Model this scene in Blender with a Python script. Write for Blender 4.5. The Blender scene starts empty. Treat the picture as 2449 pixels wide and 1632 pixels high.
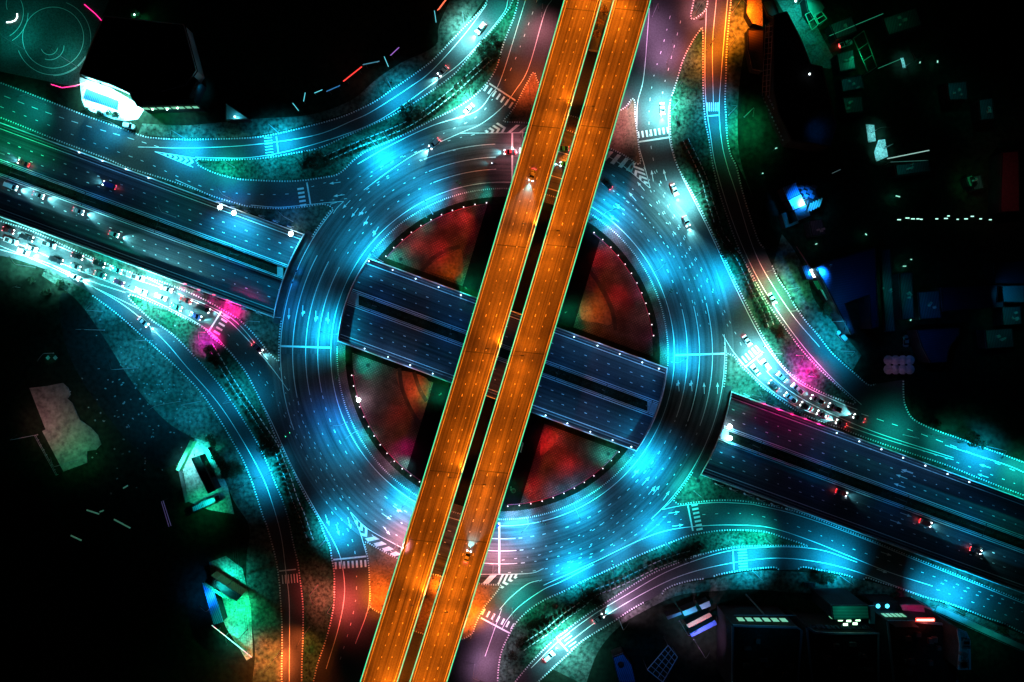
import bpy, bmesh, math, random
from mathutils import Vector, Matrix
from mathutils.geometry import tessellate_polygon
random.seed(7)
R = math.radians
scene = bpy.context.scene
COL = scene.collection
# ---------------------------------------------------------------- camera, world, sun, exposure
S = 0.16                        # metres per photograph pixel on the ground
CX, CY = 1224.5, 816.0
HC = 2449*S*24/36               # camera height for a 24 mm lens on a 36 mm sensor
cam = bpy.data.objects.new('camera', bpy.data.cameras.new('camera')); COL.objects.link(cam)
cam.data.lens = 24; cam.data.sensor_width = 36; cam.data.clip_end = 6000; cam.data.clip_start = 1
cam.location = (0, 0, HC); cam.rotation_euler = (0, 0, 0)
scene.camera = cam
world = bpy.data.worlds.new('World'); scene.world = world; world.use_nodes = True
wn = world.node_tree; bg = wn.nodes['Background']
sky = wn.nodes.new('ShaderNodeTexSky'); sky.sky_type = 'NISHITA'; sky.sun_disc = False
sky.sun_elevation = R(-7); sky.sun_rotation = R(200)
wn.links.new(sky.outputs[0], bg.inputs[0]); bg.inputs[1].default_value = 0.02
sl = bpy.data.lights.new('sun', 'SUN'); sl.energy = 0.004; sl.angle = R(0.5); sl.color = (0.55, 0.7, 1)
so = bpy.data.objects.new('sun', sl); COL.objects.link(so); so.rotation_euler = (R(50), 0, R(200))
vs = scene.view_settings; vs.view_transform = 'Standard'; vs.look = 'None'; vs.exposure = 2.0; vs.gamma = 1
scene.cycles.use_denoising = True
scene.cycles.max_bounces = 4; scene.cycles.diffuse_bounces = 2; scene.cycles.glossy_bounces = 2
scene.cycles.sample_clamp_indirect = 4
scene.cycles.use_light_tree = True

def W(px, py, z=0.0):
    k = S*(HC - z)/HC
    return Vector(((px - CX)*k, (CY - py)*k, z))

# ---------------------------------------------------------------- materials
MATS = {}
def nodes_of(name):
    m = bpy.data.materials.new(name); m.use_nodes = True
    nt = m.node_tree; b = nt.nodes['Principled BSDF']
    return m, nt, b
def mat(name, c1, c2=None, scale=1.0, rough=0.8, metal=0.0, detail=4.0, spec=0.4, bump=0.0, coords='Object', lo=.35, hi=.65, coat=0):
    if name in MATS: return MATS[name]
    m, nt, b = nodes_of(name)
    b.inputs['Roughness'].default_value = rough; b.inputs['Metallic'].default_value = metal
    b.inputs['Specular IOR Level'].default_value = spec
    b.inputs['Coat Weight'].default_value = coat
    c2 = c2 or tuple(v*.75 for v in c1)
    tc = nt.nodes.new('ShaderNodeTexCoord')
    nz = nt.nodes.new('ShaderNodeTexNoise'); nz.inputs['Scale'].default_value = scale; nz.inputs['Detail'].default_value = detail
    nt.links.new(tc.outputs[coords], nz.inputs['Vector'])
    cr = nt.nodes.new('ShaderNodeValToRGB')
    cr.color_ramp.elements[0].position = lo; cr.color_ramp.elements[1].position = hi
    cr.color_ramp.elements[0].color = (*c2, 1); cr.color_ramp.elements[1].color = (*c1, 1)
    nt.links.new(nz.outputs[0], cr.inputs[0]); nt.links.new(cr.outputs[0], b.inputs['Base Color'])
    if bump:
        bp = nt.nodes.new('ShaderNodeBump'); bp.inputs['Strength'].default_value = bump; bp.inputs['Distance'].default_value = .1
        nt.links.new(nz.outputs[0], bp.inputs['Height']); nt.links.new(bp.outputs[0], b.inputs['Normal'])
    MATS[name] = m
    return m
def emis(name, col, strength):
    if name in MATS: return MATS[name]
    m, nt, b = nodes_of(name)
    b.inputs['Base Color'].default_value = (.6, .6, .6, 1)
    b.inputs['Emission Color'].default_value = (*col, 1); b.inputs['Emission Strength'].default_value = strength
    MATS[name] = m
    return m
def two_noise(name, cols, s1, s2, rough, bump=.3, spec=.4, mid=(.38, .62), fine=.5):
    """big patches between two colours, fine grain on top"""
    m, nt, b = nodes_of(name)
    b.inputs['Roughness'].default_value = rough; b.inputs['Specular IOR Level'].default_value = spec
    tc = nt.nodes.new('ShaderNodeTexCoord')
    n1 = nt.nodes.new('ShaderNodeTexNoise'); n1.inputs['Scale'].default_value = s1; n1.inputs['Detail'].default_value = 6
    n2 = nt.nodes.new('ShaderNodeTexNoise'); n2.inputs['Scale'].default_value = s2; n2.inputs['Detail'].default_value = 3
    for n in (n1, n2): nt.links.new(tc.outputs['Object'], n.inputs['Vector'])
    cr = nt.nodes.new('ShaderNodeValToRGB'); e = cr.color_ramp.elements
    e[0].position, e[1].position = mid; e[0].color = (*cols[0], 1); e[1].color = (*cols[1], 1)
    nt.links.new(n1.outputs[0], cr.inputs[0])
    mr = nt.nodes.new('ShaderNodeMapRange'); mr.inputs[1].default_value = .3; mr.inputs[2].default_value = .7
    mr.inputs[3].default_value = 1-fine; mr.inputs[4].default_value = 1+fine
    nt.links.new(n2.outputs[0], mr.inputs[0])
    vm = nt.nodes.new('ShaderNodeVectorMath'); vm.operation = 'SCALE'
    nt.links.new(cr.outputs[0], vm.inputs[0]); nt.links.new(mr.outputs[0], vm.inputs['Scale'])
    nt.links.new(vm.outputs[0], b.inputs['Base Color'])
    bp = nt.nodes.new('ShaderNodeBump'); bp.inputs['Strength'].default_value = bump; bp.inputs['Distance'].default_value = .08
    nt.links.new(n2.outputs[0], bp.inputs['Height']); nt.links.new(bp.outputs[0], b.inputs['Normal'])
    MATS[name] = m
    return m
ASPH = two_noise('asphalt', ((.038, .040, .044), (.066, .068, .072)), .055, 1.6, .62, .25, .35, (.3, .7), .22)
ASPHN = two_noise('asphalt_new', ((.020, .021, .024), (.034, .036, .040)), .05, 1.4, .6, .2, .35, (.3, .7), .2)
DECKM = two_noise('deck_asphalt', ((.050, .046, .046), (.105, .10, .098)), .045, .5, .7, .1, .25, (.32, .68), .16)
GRASS = two_noise('grass', ((.006, .055, .030), (.060, .135, .090)), .09, .9, .95, .8, .1, (.38, .66), .8)
SCRUB = two_noise('scrub', ((.004, .010, .006), (.018, .026, .016)), .03, .5, .98, .6, .05, (.35, .7), .5)
DIRT = two_noise('dirt', ((.020, .046, .034), (.10, .115, .09)), .08, .7, .95, .8, .1, (.38, .64), .7)
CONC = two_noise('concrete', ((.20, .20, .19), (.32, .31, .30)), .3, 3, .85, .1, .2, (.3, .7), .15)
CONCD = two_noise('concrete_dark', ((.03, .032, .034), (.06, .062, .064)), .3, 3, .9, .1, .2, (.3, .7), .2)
PAINT = two_noise('road_paint', ((.55, .55, .55), (.82, .82, .80)), 1.2, 6, .6, .02, .3, (.25, .5), .12)
WHITEP = mat('white_rail', (.75, .78, .78), (.6, .62, .62), 2, .5)
STEEL = mat('galvanised_steel', (.28, .29, .30), (.2, .2, .21), 3, .5, .5)
DSTEEL = mat('dark_steel', (.05, .052, .055), (.03, .03, .032), 3, .5, .4)
LEAF = two_noise('leaf', ((.004, .012, .005), (.014, .034, .014)), 1.5, 6, .8, .0, .2, (.35, .65), .5)
BARK = mat('bark', (.06, .045, .035), (.03, .022, .018), 4, .95)
def wear_light_trails(name, c1, c2, rot=0, across=1.3, along=.012, polar=None, rough=.6, streak=.45):
    """asphalt with tyre wear and painted-in light trails running along the road"""
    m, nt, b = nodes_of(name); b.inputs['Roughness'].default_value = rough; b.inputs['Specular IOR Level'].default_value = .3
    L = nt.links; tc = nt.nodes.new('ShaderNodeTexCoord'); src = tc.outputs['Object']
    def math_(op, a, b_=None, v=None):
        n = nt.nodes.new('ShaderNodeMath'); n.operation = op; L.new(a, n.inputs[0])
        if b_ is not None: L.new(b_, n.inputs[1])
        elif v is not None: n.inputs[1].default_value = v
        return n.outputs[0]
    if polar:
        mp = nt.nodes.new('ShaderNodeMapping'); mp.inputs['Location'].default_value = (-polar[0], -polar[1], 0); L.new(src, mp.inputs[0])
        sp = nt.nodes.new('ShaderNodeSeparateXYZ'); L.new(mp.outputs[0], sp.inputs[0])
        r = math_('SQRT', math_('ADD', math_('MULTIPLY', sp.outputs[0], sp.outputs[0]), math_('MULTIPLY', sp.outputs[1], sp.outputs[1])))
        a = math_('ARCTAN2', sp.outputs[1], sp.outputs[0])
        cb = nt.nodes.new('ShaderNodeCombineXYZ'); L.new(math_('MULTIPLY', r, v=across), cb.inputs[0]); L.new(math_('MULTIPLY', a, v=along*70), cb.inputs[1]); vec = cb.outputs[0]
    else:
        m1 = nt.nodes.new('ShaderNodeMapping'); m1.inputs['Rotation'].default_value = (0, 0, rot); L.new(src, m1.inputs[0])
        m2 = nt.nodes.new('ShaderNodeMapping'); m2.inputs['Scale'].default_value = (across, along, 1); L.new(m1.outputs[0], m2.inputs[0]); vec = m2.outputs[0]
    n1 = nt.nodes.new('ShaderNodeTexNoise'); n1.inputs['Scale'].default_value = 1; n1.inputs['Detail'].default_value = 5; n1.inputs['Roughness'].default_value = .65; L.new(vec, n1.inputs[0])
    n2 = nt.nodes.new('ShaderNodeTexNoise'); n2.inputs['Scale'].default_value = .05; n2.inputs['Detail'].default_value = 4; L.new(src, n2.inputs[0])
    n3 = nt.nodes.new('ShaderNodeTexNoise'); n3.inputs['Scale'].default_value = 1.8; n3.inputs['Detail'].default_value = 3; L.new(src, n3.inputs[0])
    mix = math_('ADD', math_('MULTIPLY', n1.outputs[0], v=streak*1.6), math_('MULTIPLY', n2.outputs[0], v=(1-streak)*1.2))
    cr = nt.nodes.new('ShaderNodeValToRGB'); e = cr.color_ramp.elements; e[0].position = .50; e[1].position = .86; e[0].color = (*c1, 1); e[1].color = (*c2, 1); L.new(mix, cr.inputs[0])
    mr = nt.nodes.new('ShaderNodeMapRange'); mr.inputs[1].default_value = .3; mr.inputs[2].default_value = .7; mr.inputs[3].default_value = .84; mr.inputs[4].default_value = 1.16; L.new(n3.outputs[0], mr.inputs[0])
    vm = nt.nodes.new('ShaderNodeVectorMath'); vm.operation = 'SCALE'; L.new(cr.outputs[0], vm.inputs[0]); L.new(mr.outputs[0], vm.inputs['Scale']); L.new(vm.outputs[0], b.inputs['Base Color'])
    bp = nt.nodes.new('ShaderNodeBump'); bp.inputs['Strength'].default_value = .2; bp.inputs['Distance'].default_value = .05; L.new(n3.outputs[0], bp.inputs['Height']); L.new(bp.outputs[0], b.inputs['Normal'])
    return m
DECKM = wear_light_trails('deck_asphalt_wear_light_trails', (.026, .018, .015), (.19, .17, .15), R(16.6), 1.25, .008, streak=.62)  # pale streaks over the wear are painted in as passing cars' light trails
HIGHM = wear_light_trails('highway_asphalt_wear_light_trails', (.006, .007, .010), (.060, .066, .078), R(90+20.2), 1.1, .008, streak=.55)
RINGM = wear_light_trails('ring_asphalt_wear_light_trails', (.016, .018, .022), (.125, .13, .135), 0, .75, .028, ((1202-CX)*S, (CY-847)*S), streak=.55)
BLACKA = mat('shaded_asphalt', (.007, .007, .008), (.004, .004, .005), .4, .9, 0, 4, .1)  # path asphalt blackened to hold the shade beside the flyover
def kerb_mat():
    m, nt, b = nodes_of('striped_kerb')
    b.inputs['Roughness'].default_value = .8
    uv = nt.nodes.new('ShaderNodeUVMap'); sp = nt.nodes.new('ShaderNodeSeparateXYZ'); nt.links.new(uv.outputs[0], sp.inputs[0])
    fr = nt.nodes.new('ShaderNodeMath'); fr.operation = 'FRACT'; nt.links.new(sp.outputs[0], fr.inputs[0])
    gt = nt.nodes.new('ShaderNodeMath'); gt.operation = 'GREATER_THAN'; gt.inputs[1].default_value = .48
    nt.links.new(fr.outputs[0], gt.inputs[0])
    tc = nt.nodes.new('ShaderNodeTexCoord'); nz = nt.nodes.new('ShaderNodeTexNoise'); nz.inputs['Scale'].default_value = .8
    nt.links.new(tc.outputs['Object'], nz.inputs[0])
    mr = nt.nodes.new('ShaderNodeMapRange'); mr.inputs[1].default_value = .35; mr.inputs[2].default_value = .6; mr.inputs[3].default_value = .45; mr.inputs[4].default_value = .8
    nt.links.new(nz.outputs[0], mr.inputs[0])
    mx = nt.nodes.new('ShaderNodeMix'); mx.data_type = 'RGBA'
    mx.inputs['A'].default_value = (.02, .02, .02, 1)
    nt.links.new(gt.outputs[0], mx.inputs['Factor']); nt.links.new(mr.outputs[0], mx.inputs['B'])
    nt.links.new(mx.outputs['Result'], b.inputs['Base Color'])
    return m
KERB = kerb_mat()
def tile_mat(name, c1, c2, mortar, sx, rot=0, rough=.8):
    m, nt, b = nodes_of(name); b.inputs['Roughness'].default_value = rough
    tc = nt.nodes.new('ShaderNodeTexCoord'); mp = nt.nodes.new('ShaderNodeMapping'); mp.inputs['Rotation'].default_value = (0, 0, rot)
    br = nt.nodes.new('ShaderNodeTexBrick'); br.inputs['Scale'].default_value = sx
    br.inputs['Color1'].default_value = (*c1, 1); br.inputs['Color2'].default_value = (*c2, 1); br.inputs['Mortar'].default_value = (*mortar, 1)
    br.inputs['Mortar Size'].default_value = .06
    nt.links.new(tc.outputs['Object'], mp.inputs[0]); nt.links.new(mp.outputs[0], br.inputs[0])
    nz = nt.nodes.new('ShaderNodeTexNoise'); nz.inputs['Scale'].default_value = .18; nz.inputs['Detail'].default_value = 5
    nt.links.new(tc.outputs['Object'], nz.inputs[0])
    mr = nt.nodes.new('ShaderNodeMapRange'); mr.inputs[1].default_value = .35; mr.inputs[2].default_value = .65; mr.inputs[3].default_value = .45; mr.inputs[4].default_value = 1.2
    nt.links.new(nz.outputs[0], mr.inputs[0])
    vm = nt.nodes.new('ShaderNodeVectorMath'); vm.operation = 'SCALE'
    nt.links.new(br.outputs[0], vm.inputs[0]); nt.links.new(mr.outputs[0], vm.inputs['Scale'])
    nt.links.new(vm.outputs[0], b.inputs['Base Color'])
    return m
def corr_mat(name, c1, c2, period=.9, rot=0, rough=.45):
    m, nt, b = nodes_of(name); b.inputs['Roughness'].default_value = rough
    tc = nt.nodes.new('ShaderNodeTexCoord'); mp = nt.nodes.new('ShaderNodeMapping'); mp.inputs['Rotation'].default_value = (0, 0, rot)
    wv = nt.nodes.new('ShaderNodeTexWave'); wv.inputs['Scale'].default_value = 1/period/3.14; wv.inputs['Distortion'].default_value = 0
    nt.links.new(tc.outputs['Object'], mp.inputs[0]); nt.links.new(mp.outputs[0], wv.inputs[0])
    nz = nt.nodes.new('ShaderNodeTexNoise'); nz.inputs['Scale'].default_value = .3
    nt.links.new(tc.outputs['Object'], nz.inputs[0])
    mul = nt.nodes.new('ShaderNodeMath'); mul.operation = 'MULTIPLY'; nt.links.new(wv.outputs[1], mul.inputs[0]); nt.links.new(nz.outputs[0], mul.inputs[1])
    cr = nt.nodes.new('ShaderNodeValToRGB'); cr.color_ramp.elements[0].color = (*c2, 1); cr.color_ramp.elements[1].color = (*c1, 1); cr.color_ramp.elements[1].position = .6
    nt.links.new(mul.outputs[0], cr.inputs[0]); nt.links.new(cr.outputs[0], b.inputs['Base Color'])
    bp = nt.nodes.new('ShaderNodeBump'); bp.inputs['Strength'].default_value = .6; nt.links.new(wv.outputs[1], bp.inputs['Height']); nt.links.new(bp.outputs[0], b.inputs['Normal'])
    return m
SAND = two_noise('sandy_soil', ((.12, .075, .055), (.26, .17, .12)), .10, 1.2, .95, .5, .1, (.35, .65), .35)
PLAZA = tile_mat('plaza_tiles', (.20, .16, .14), (.13, .10, .09), (.04, .035, .03), .45, R(20))
SLABS = tile_mat('footway_slabs', (.20, .19, .18), (.14, .13, .125), (.06, .055, .05), .55, R(-30))

# ---------------------------------------------------------------- object helpers
def tag(o, label=None, cat=None, group=None, kind=None):
    if label: o['label'] = label
    if cat: o['category'] = cat
    if group: o['group'] = group
    if kind: o['kind'] = kind
    return o
def obj(name, me, m=None, parent=None, loc=None):
    o = bpy.data.objects.new(name, me); COL.objects.link(o)
    if m is not None and me is not None and not me.materials: me.materials.append(m)
    if parent: o.parent = parent
    if loc is not None: o.location = loc
    return o
def thing(name, loc, label, cat, group=None, rz=0):
    o = bpy.data.objects.new(name, None); COL.objects.link(o); o.empty_display_size = .3
    o.location = loc; o.rotation_euler = (0, 0, rz)
    return tag(o, label, cat, group)
def copy_tree(o, parent=None):
    c = o.copy(); COL.objects.link(c)
    if parent: c.parent = parent
    for ch in KIDS.get(o.name, [x for x in bpy.data.objects if x.parent == o]): copy_tree(ch, c)
    return c
KIDS = {}
class MB:
    """collects shapes into one mesh"""
    def __init__(s): s.v = []; s.f = []; s.uv = {}
    def add(s, vs, fs, uvs=None):
        n = len(s.v); s.v += [tuple(v) for v in vs]
        for k, f in enumerate(fs):
            if uvs: s.uv[len(s.f)] = uvs[k]
            s.f.append(tuple(i+n for i in f))
    def box(s, c, d, rz=0, taper=1.0, tilt=None):
        x, y, z = d[0]/2, d[1]/2, d[2]/2
        M = Matrix.Translation(c) @ Matrix.Rotation(rz, 4, 'Z')
        if tilt: M = M @ Matrix.Rotation(tilt[0], 4, tilt[1])
        vs = [M @ Vector((a*x*(taper if k > 0 else 1), b*y*(taper if k > 0 else 1), k*z)) for k in (-1, 1) for a, b in ((-1, -1), (1, -1), (1, 1), (-1, 1))]
        s.add(vs, [(3, 2, 1, 0), (4, 5, 6, 7), (0, 1, 5, 4), (1, 2, 6, 5), (2, 3, 7, 6), (3, 0, 4, 7)])
        return s
    def tube(s, p, q, r0, r1=None, n=6):
        p = Vector(p); q = Vector(q); r1 = r0 if r1 is None else r1
        d = (q-p).normalized(); a = d.orthogonal().normalized(); b = d.cross(a)
        vs = []
        for c, r in ((p, r0), (q, r1)):
            for i in range(n):
                t = 2*math.pi*i/n; vs.append(c + a*r*math.cos(t) + b*r*math.sin(t))
        fs = [(i, (i+1) % n, n+(i+1) % n, n+i) for i in range(n)] + [tuple(range(n-1, -1, -1)), tuple(range(n, 2*n))]
        s.add(vs, fs); return s
    def lathe(s, c, prof, n=10):
        vs = []
        for r, z in prof:
            for i in range(n):
                t = 2*math.pi*i/n; vs.append((c[0]+r*math.cos(t), c[1]+r*math.sin(t), c[2]+z))
        fs = []
        for k in range(len(prof)-1):
            for i in range(n):
                fs.append((k*n+i, k*n+(i+1) % n, (k+1)*n+(i+1) % n, (k+1)*n+i))
        fs += [tuple(range(n-1, -1, -1)), tuple(range((len(prof)-1)*n, len(prof)*n))]
        s.add(vs, fs); return s
    def poly(s, pts, z=None):
        """flat polygon (triangulated), points are Vectors"""
        P = [Vector((p[0], p[1], p[2] if z is None else z)) for p in pts]
        tr = tessellate_polygon([P])
        up = []
        for t in tr:
            a, b, c = (P[i] for i in t)
            up.append(t if (b-a).cross(c-a).z > 0 else (t[0], t[2], t[1]))
        s.add(P, up); return s
    def prism(s, pts, z0, z1):
        P = [Vector((p[0], p[1], z1)) for p in pts]
        s.poly(P)
        n = len(P); vs = P + [Vector((p.x, p.y, z0)) for p in P]
        area = sum(P[i].x*P[(i+1) % n].y - P[(i+1) % n].x*P[i].y for i in range(n))
        fs = [(i, i+n, (i+1) % n+n, (i+1) % n) if area > 0 else (i, (i+1) % n, (i+1) % n+n, i+n) for i in range(n)]
        s.add(vs, fs); return s
    def ribbon(s, pts, w, z=None, closed=False, u0=0, dash=None):
        """flat strip along a polyline"""
        P = [Vector((p[0], p[1], p[2] if z is None else z)) for p in pts]
        n = len(P)
        L = []
        for i in range(n):
            a = P[i-1] if (i or closed) else P[i]; b = P[(i+1) % n] if (i < n-1 or closed) else P[i]
            d = (b-a); d.z = 0
            d = d.normalized() if d.length > 1e-6 else Vector((1, 0, 0))
            L.append(Vector((-d.y, d.x, 0))*w/2)
        m = n if closed else n-1
        for i in range(m):
            j = (i+1) % n
            s.add([P[i]-L[i], P[j]-L[j], P[j]+L[j], P[i]+L[i]], [(0, 1, 2, 3)])
        return s
    def dashes(s, pts, w, on, off, z=None, start=0):
        P = resample(pts, .5)
        acc = start; cur = []
        for i, p in enumerate(P):
            ph = (acc % (on+off)) < on
            if ph: cur.append(p)
            elif len(cur) > 1: s.ribbon(cur, w, z); cur = []
            else: cur = []
            if i < len(P)-1: acc += (P[i+1]-p).length
        if len(cur) > 1: s.ribbon(cur, w, z)
        return s
    def kerb(s, pts, w, h, z0=0, period=1.0):
        """raised strip whose u coordinate runs along it"""
        P = [Vector((p[0], p[1], 0)) for p in pts]; n = len(P); u = 0
        nor = []
        for i in range(n):
            d = (P[min(i+1, n-1)] - P[max(i-1, 0)]); d = d.normalized() if d.length > 1e-6 else Vector((1, 0, 0))
            nor.append(Vector((-d.y, d.x, 0))*w/2)
        for i in range(n-1):
            a, b = P[i], P[i+1]; l = (b-a).length/period
            up = Vector((0, 0, z0+h)); dn = Vector((0, 0, z0))
            q = [a-nor[i]+dn, b-nor[i+1]+dn, b-nor[i+1]+up, a-nor[i]+up, a+nor[i]+dn, b+nor[i+1]+dn, b+nor[i+1]+up, a+nor[i]+up]
            uvq = [(u, 0), (u+l, 0), (u+l, 1), (u, 1)]
            s.add(q, [(0, 1, 2, 3), (3, 2, 6, 7), (7, 6, 5, 4)], [uvq, [(u, 0), (u+l, 0), (u+l, 1), (u, 1)], uvq[::-1][::1] if False else [(u, 0), (u+l, 0), (u+l, 1), (u, 1)]])
            u += l
        return s
    def mesh(s, name):
        me = bpy.data.meshes.new(name); me.from_pydata(s.v, [], s.f)
        if s.uv:
            ul = me.uv_layers.new(name='UVMap')
            for k, p in enumerate(me.polygons):
                if k in s.uv:
                    for j, li in enumerate(p.loop_indices): ul.data[li].uv = s.uv[k][j]
        me.update(); return me
    def build(s, name, m, parent=None, loc=None): return obj(name, s.mesh(name), m, parent, loc)
def resample(pts, step):
    out = [Vector(pts[0])]; 
    for i in range(len(pts)-1):
        a, b = Vector(pts[i]), Vector(pts[i+1]); n = max(1, int((b-a).length/step))
        for k in range(1, n+1): out.append(a.lerp(b, k/n))
    return out
def smooth(px, n=5, closed=False):
    """Catmull-Rom through photo-pixel points"""
    P = [Vector(p) for p in px]; N = len(P); out = []
    for i in range(N if closed else N-1):
        p0 = P[(i-1) % N] if closed or i else P[i]*2-P[i+1]
        p1 = P[i]; p2 = P[(i+1) % N]
        p3 = P[(i+2) % N] if closed or i < N-2 else P[i+1]*2-P[i]
        for k in range(n):
            t = k/n
            out.append(.5*((2*p1)+(p2-p0)*t+(2*p0-5*p1+4*p2-p3)*t*t+(3*p1-p0-3*p2+p3)*t**3))
    if not closed: out.append(P[-1])
    return out
def WL(px, z=0.0): return [W(p[0], p[1], z) for p in px]
def clip(poly, a, b, c):
    """keep a*x+b*y+c >= 0 (photo pixels, convex polygon)"""
    out = []
    for i in range(len(poly)):
        p, q = poly[i], poly[(i+1) % len(poly)]
        dp = a*p[0]+b*p[1]+c; dq = a*q[0]+b*q[1]+c
        if dp >= 0: out.append(p)
        if dp*dq < 0:
            t = dp/(dp-dq); out.append((p[0]+(q[0]-p[0])*t, p[1]+(q[1]-p[1])*t))
    return out
def ordi(i):
    u = ['', 'first', 'second', 'third', 'fourth', 'fifth', 'sixth', 'seventh', 'eighth', 'ninth', 'tenth', 'eleventh', 'twelfth', 'thirteenth', 'fourteenth', 'fifteenth', 'sixteenth', 'seventeenth', 'eighteenth', 'nineteenth']
    if i < 20: return u[i]
    t = ('twent', 'thirt', 'fort', 'fift', 'sixt')[i//10-2]
    return t+'ieth' if i % 10 == 0 else t+'y-'+u[i % 10]
# ---------------------------------------------------------------- photo geometry
RX, RY = 1202, 847             # centre of the roundabout
SL = .368                      # slope of the sunken highway
VU, VL = 292, 520              # its upper and lower wall lines: y = v + SL*x
TZ = -6.0                      # its level
def vline(v, x): return v + SL*x
def ring(r, a0, a1, n=None):
    n = n or max(3, int(abs(a1-a0)/2))
    return [(RX+r*math.cos(R(a0+(a1-a0)*i/n)), RY-r*math.sin(R(a0+(a1-a0)*i/n))) for i in range(n+1)]
def hit(r, v, side):
    """point where the circle r meets the wall line v on the left (-1) or right (1)"""
    A = 1+SL*SL; B = 2*(-RX + SL*(v-RY)); C = RX*RX+(v-RY)**2-r*r
    x = (-B + side*math.sqrt(B*B-4*A*C))/(2*A); return (x, vline(v, x))
def ang(p): return math.degrees(math.atan2(RY-p[1], p[0]-RX)) % 360
# ================================================================ SETTING
BIG = 2600
def half(v, sgn, z0, z1, ext, name, m):
    """land on one side of the trench"""
    far = -ext if sgn < 0 else 1632+ext
    pts = [(-ext, vline(v, -ext)), (2449+ext, vline(v, 2449+ext)), (2449+ext, far + (SL*(2449+ext) if sgn > 0 else -SL*ext)), (-ext, far + (SL*(2449+ext) if sgn > 0 else -SL*ext))]
    return MB().prism(WL(pts), z0, z1)
g = half(VU, -1, -6.6, 0, 9000, 'ground', SCRUB)
for s in (half(VL, 1, -6.6, 0, 9000, 'ground', SCRUB),): g.add(s.v, s.f)
ground = tag(g.build('ground', SCRUB), kind='structure')
rd = MB().poly(WL([(-500, vline(VU, -500)), (2950, vline(VU, 2950)), (2950, -500), (-500, -500)], .03))
rd.poly(WL([(-500, vline(VL, -500)), (2950, vline(VL, 2950)), (2950, 2150), (-500, 2150)], .03))
tag(rd.build('road', ASPH), kind='structure')
fl = MB().poly(WL([(-9000, vline(VU-6, -9000)), (11500, vline(VU-6, 11500)), (11500, vline(VL+6, 11500)), (-9000, vline(VL+6, -9000))], TZ))
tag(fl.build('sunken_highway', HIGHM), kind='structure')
# roundabout slab with its footway strips
def annulus(r0, r1, z0, z1, a0=0, a1=360, n=180):
    mb = MB(); A = ring(r0, a0, a1, n); B = ring(r1, a0, a1, n)
    for i in range(n):
        q = WL([A[i], A[i+1], B[i+1], B[i]])
        lo = [Vector((p.x, p.y, z0)) for p in q]; hi = [Vector((p.x, p.y, z1)) for p in q]
        mb.add(lo+hi, [(4, 5, 6, 7), (3, 2, 1, 0), (0, 4, 5, 1)[::-1], (2, 6, 7, 3)[::-1]])
    return mb
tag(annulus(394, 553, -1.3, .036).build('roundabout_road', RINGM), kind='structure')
dk = MB()
aL0, aL1 = ang(hit(545, VU, -1)), ang(hit(545, VL, -1))
aR0, aR1 = ang(hit(545, VL, 1)), ang(hit(545, VU, 1))
if aR1 < aR0: aR1 += 360
for a0, a1 in ((aL0-1, aL1+1), (aR0-1, aR1+1)):
    s = annulus(536, 553.5, -.9, .16, a0, a1, 30); dk.add(s.v, s.f)
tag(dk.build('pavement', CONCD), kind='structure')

def island(name, label_unused, px_closed, m, kerbs, z=.15, closed_kerb=False, period=1.0):
    o = tag(MB().prism(WL(px_closed), -.05, z).build(name, m), kind='structure')
    mb = MB()
    for k in kerbs: mb.kerb(WL(k), .5, z+.04, 0, period)
    if kerbs: mb.build('kerb', KERB, o)
    return o
def T(v, xs): return [(x, vline(v, x)) for x in xs]
# A north-west land
A_ = smooth([(-60, 178), (0, 198), (100, 236), (199, 275), (281, 304), (324, 320), (362, 330), (441, 334), (520, 333), (600, 330), (654, 322), (740, 302), (812, 282), (858, 263), (901, 241), (939, 214), (983, 184), (1034, 145), (1080, 98), (1115, 61), (1148, 28), (1166, 0), (1190, -60)])
island('verge', '', A_+[Vector((1190, -900)), Vector((-900, -900)), Vector((-900, 150))], SCRUB, [A_])
# B long planted island, north-west
Btop = [(469, 381), (520, 383), (600, 381), (650, 376), (702, 367), (763, 355), (822, 329), (875, 305), (929, 281), (983, 251), (1034, 217), (1085, 179), (1115, 145), (1156, 94), (1200, 45), (1225, 5), (1236, -40)]
Bbot = [(1250, -40), (1240, 0), (1231, 36), (1215, 77), (1202, 112), (1189, 158), (1171, 191), (1143, 222), (1115, 244), (1080, 265), (1034, 287), (983, 314), (932, 338), (875, 363), (846, 384), (812, 415), (775, 425), (697, 434), (600, 431), (561, 427), (510, 413), (475, 396)]
B_ = smooth(Btop)+smooth(Bbot)
island('planted_island', '', B_, GRASS, [B_+[B_[0]]])
# D strip between the west exit and the sunken highway
Dk = smooth([(-60, 262), (0, 281), (130, 333), (255, 380), (301, 400), (383, 425), (472, 455), (513, 471), (560, 485), (600, 495), (664, 499), (727, 495), (770, 489), (790, 494), (797, 502)])
aD = ang((795, 508)); dH = hit(535, VU, -1); arcD = [Vector(p) for p in ring(535, aD, ang(dH), 24)]
island('verge', '', Dk+arcD+[Vector(p) for p in T(VU, (700, 400, 100, -60))], DIRT, [Dk+arcD])
# E strip between the south-west approach and the sunken highway
Ek = smooth([(-60, 508), (0, 529), (77, 553), (179, 599), (281, 641), (357, 665), (421, 687), (485, 715), (543, 747), (571, 764), (608, 800), (643, 843), (664, 864)])
eH = hit(535, VL, -1); arcE = [Vector(p) for p in ring(535, ang((667, 862)), ang(eH), 18)]
island('verge', '', Ek+arcE+[Vector(p) for p in T(VL, (600, 300, 0, -60))], DIRT, [Ek+arcE])
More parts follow.
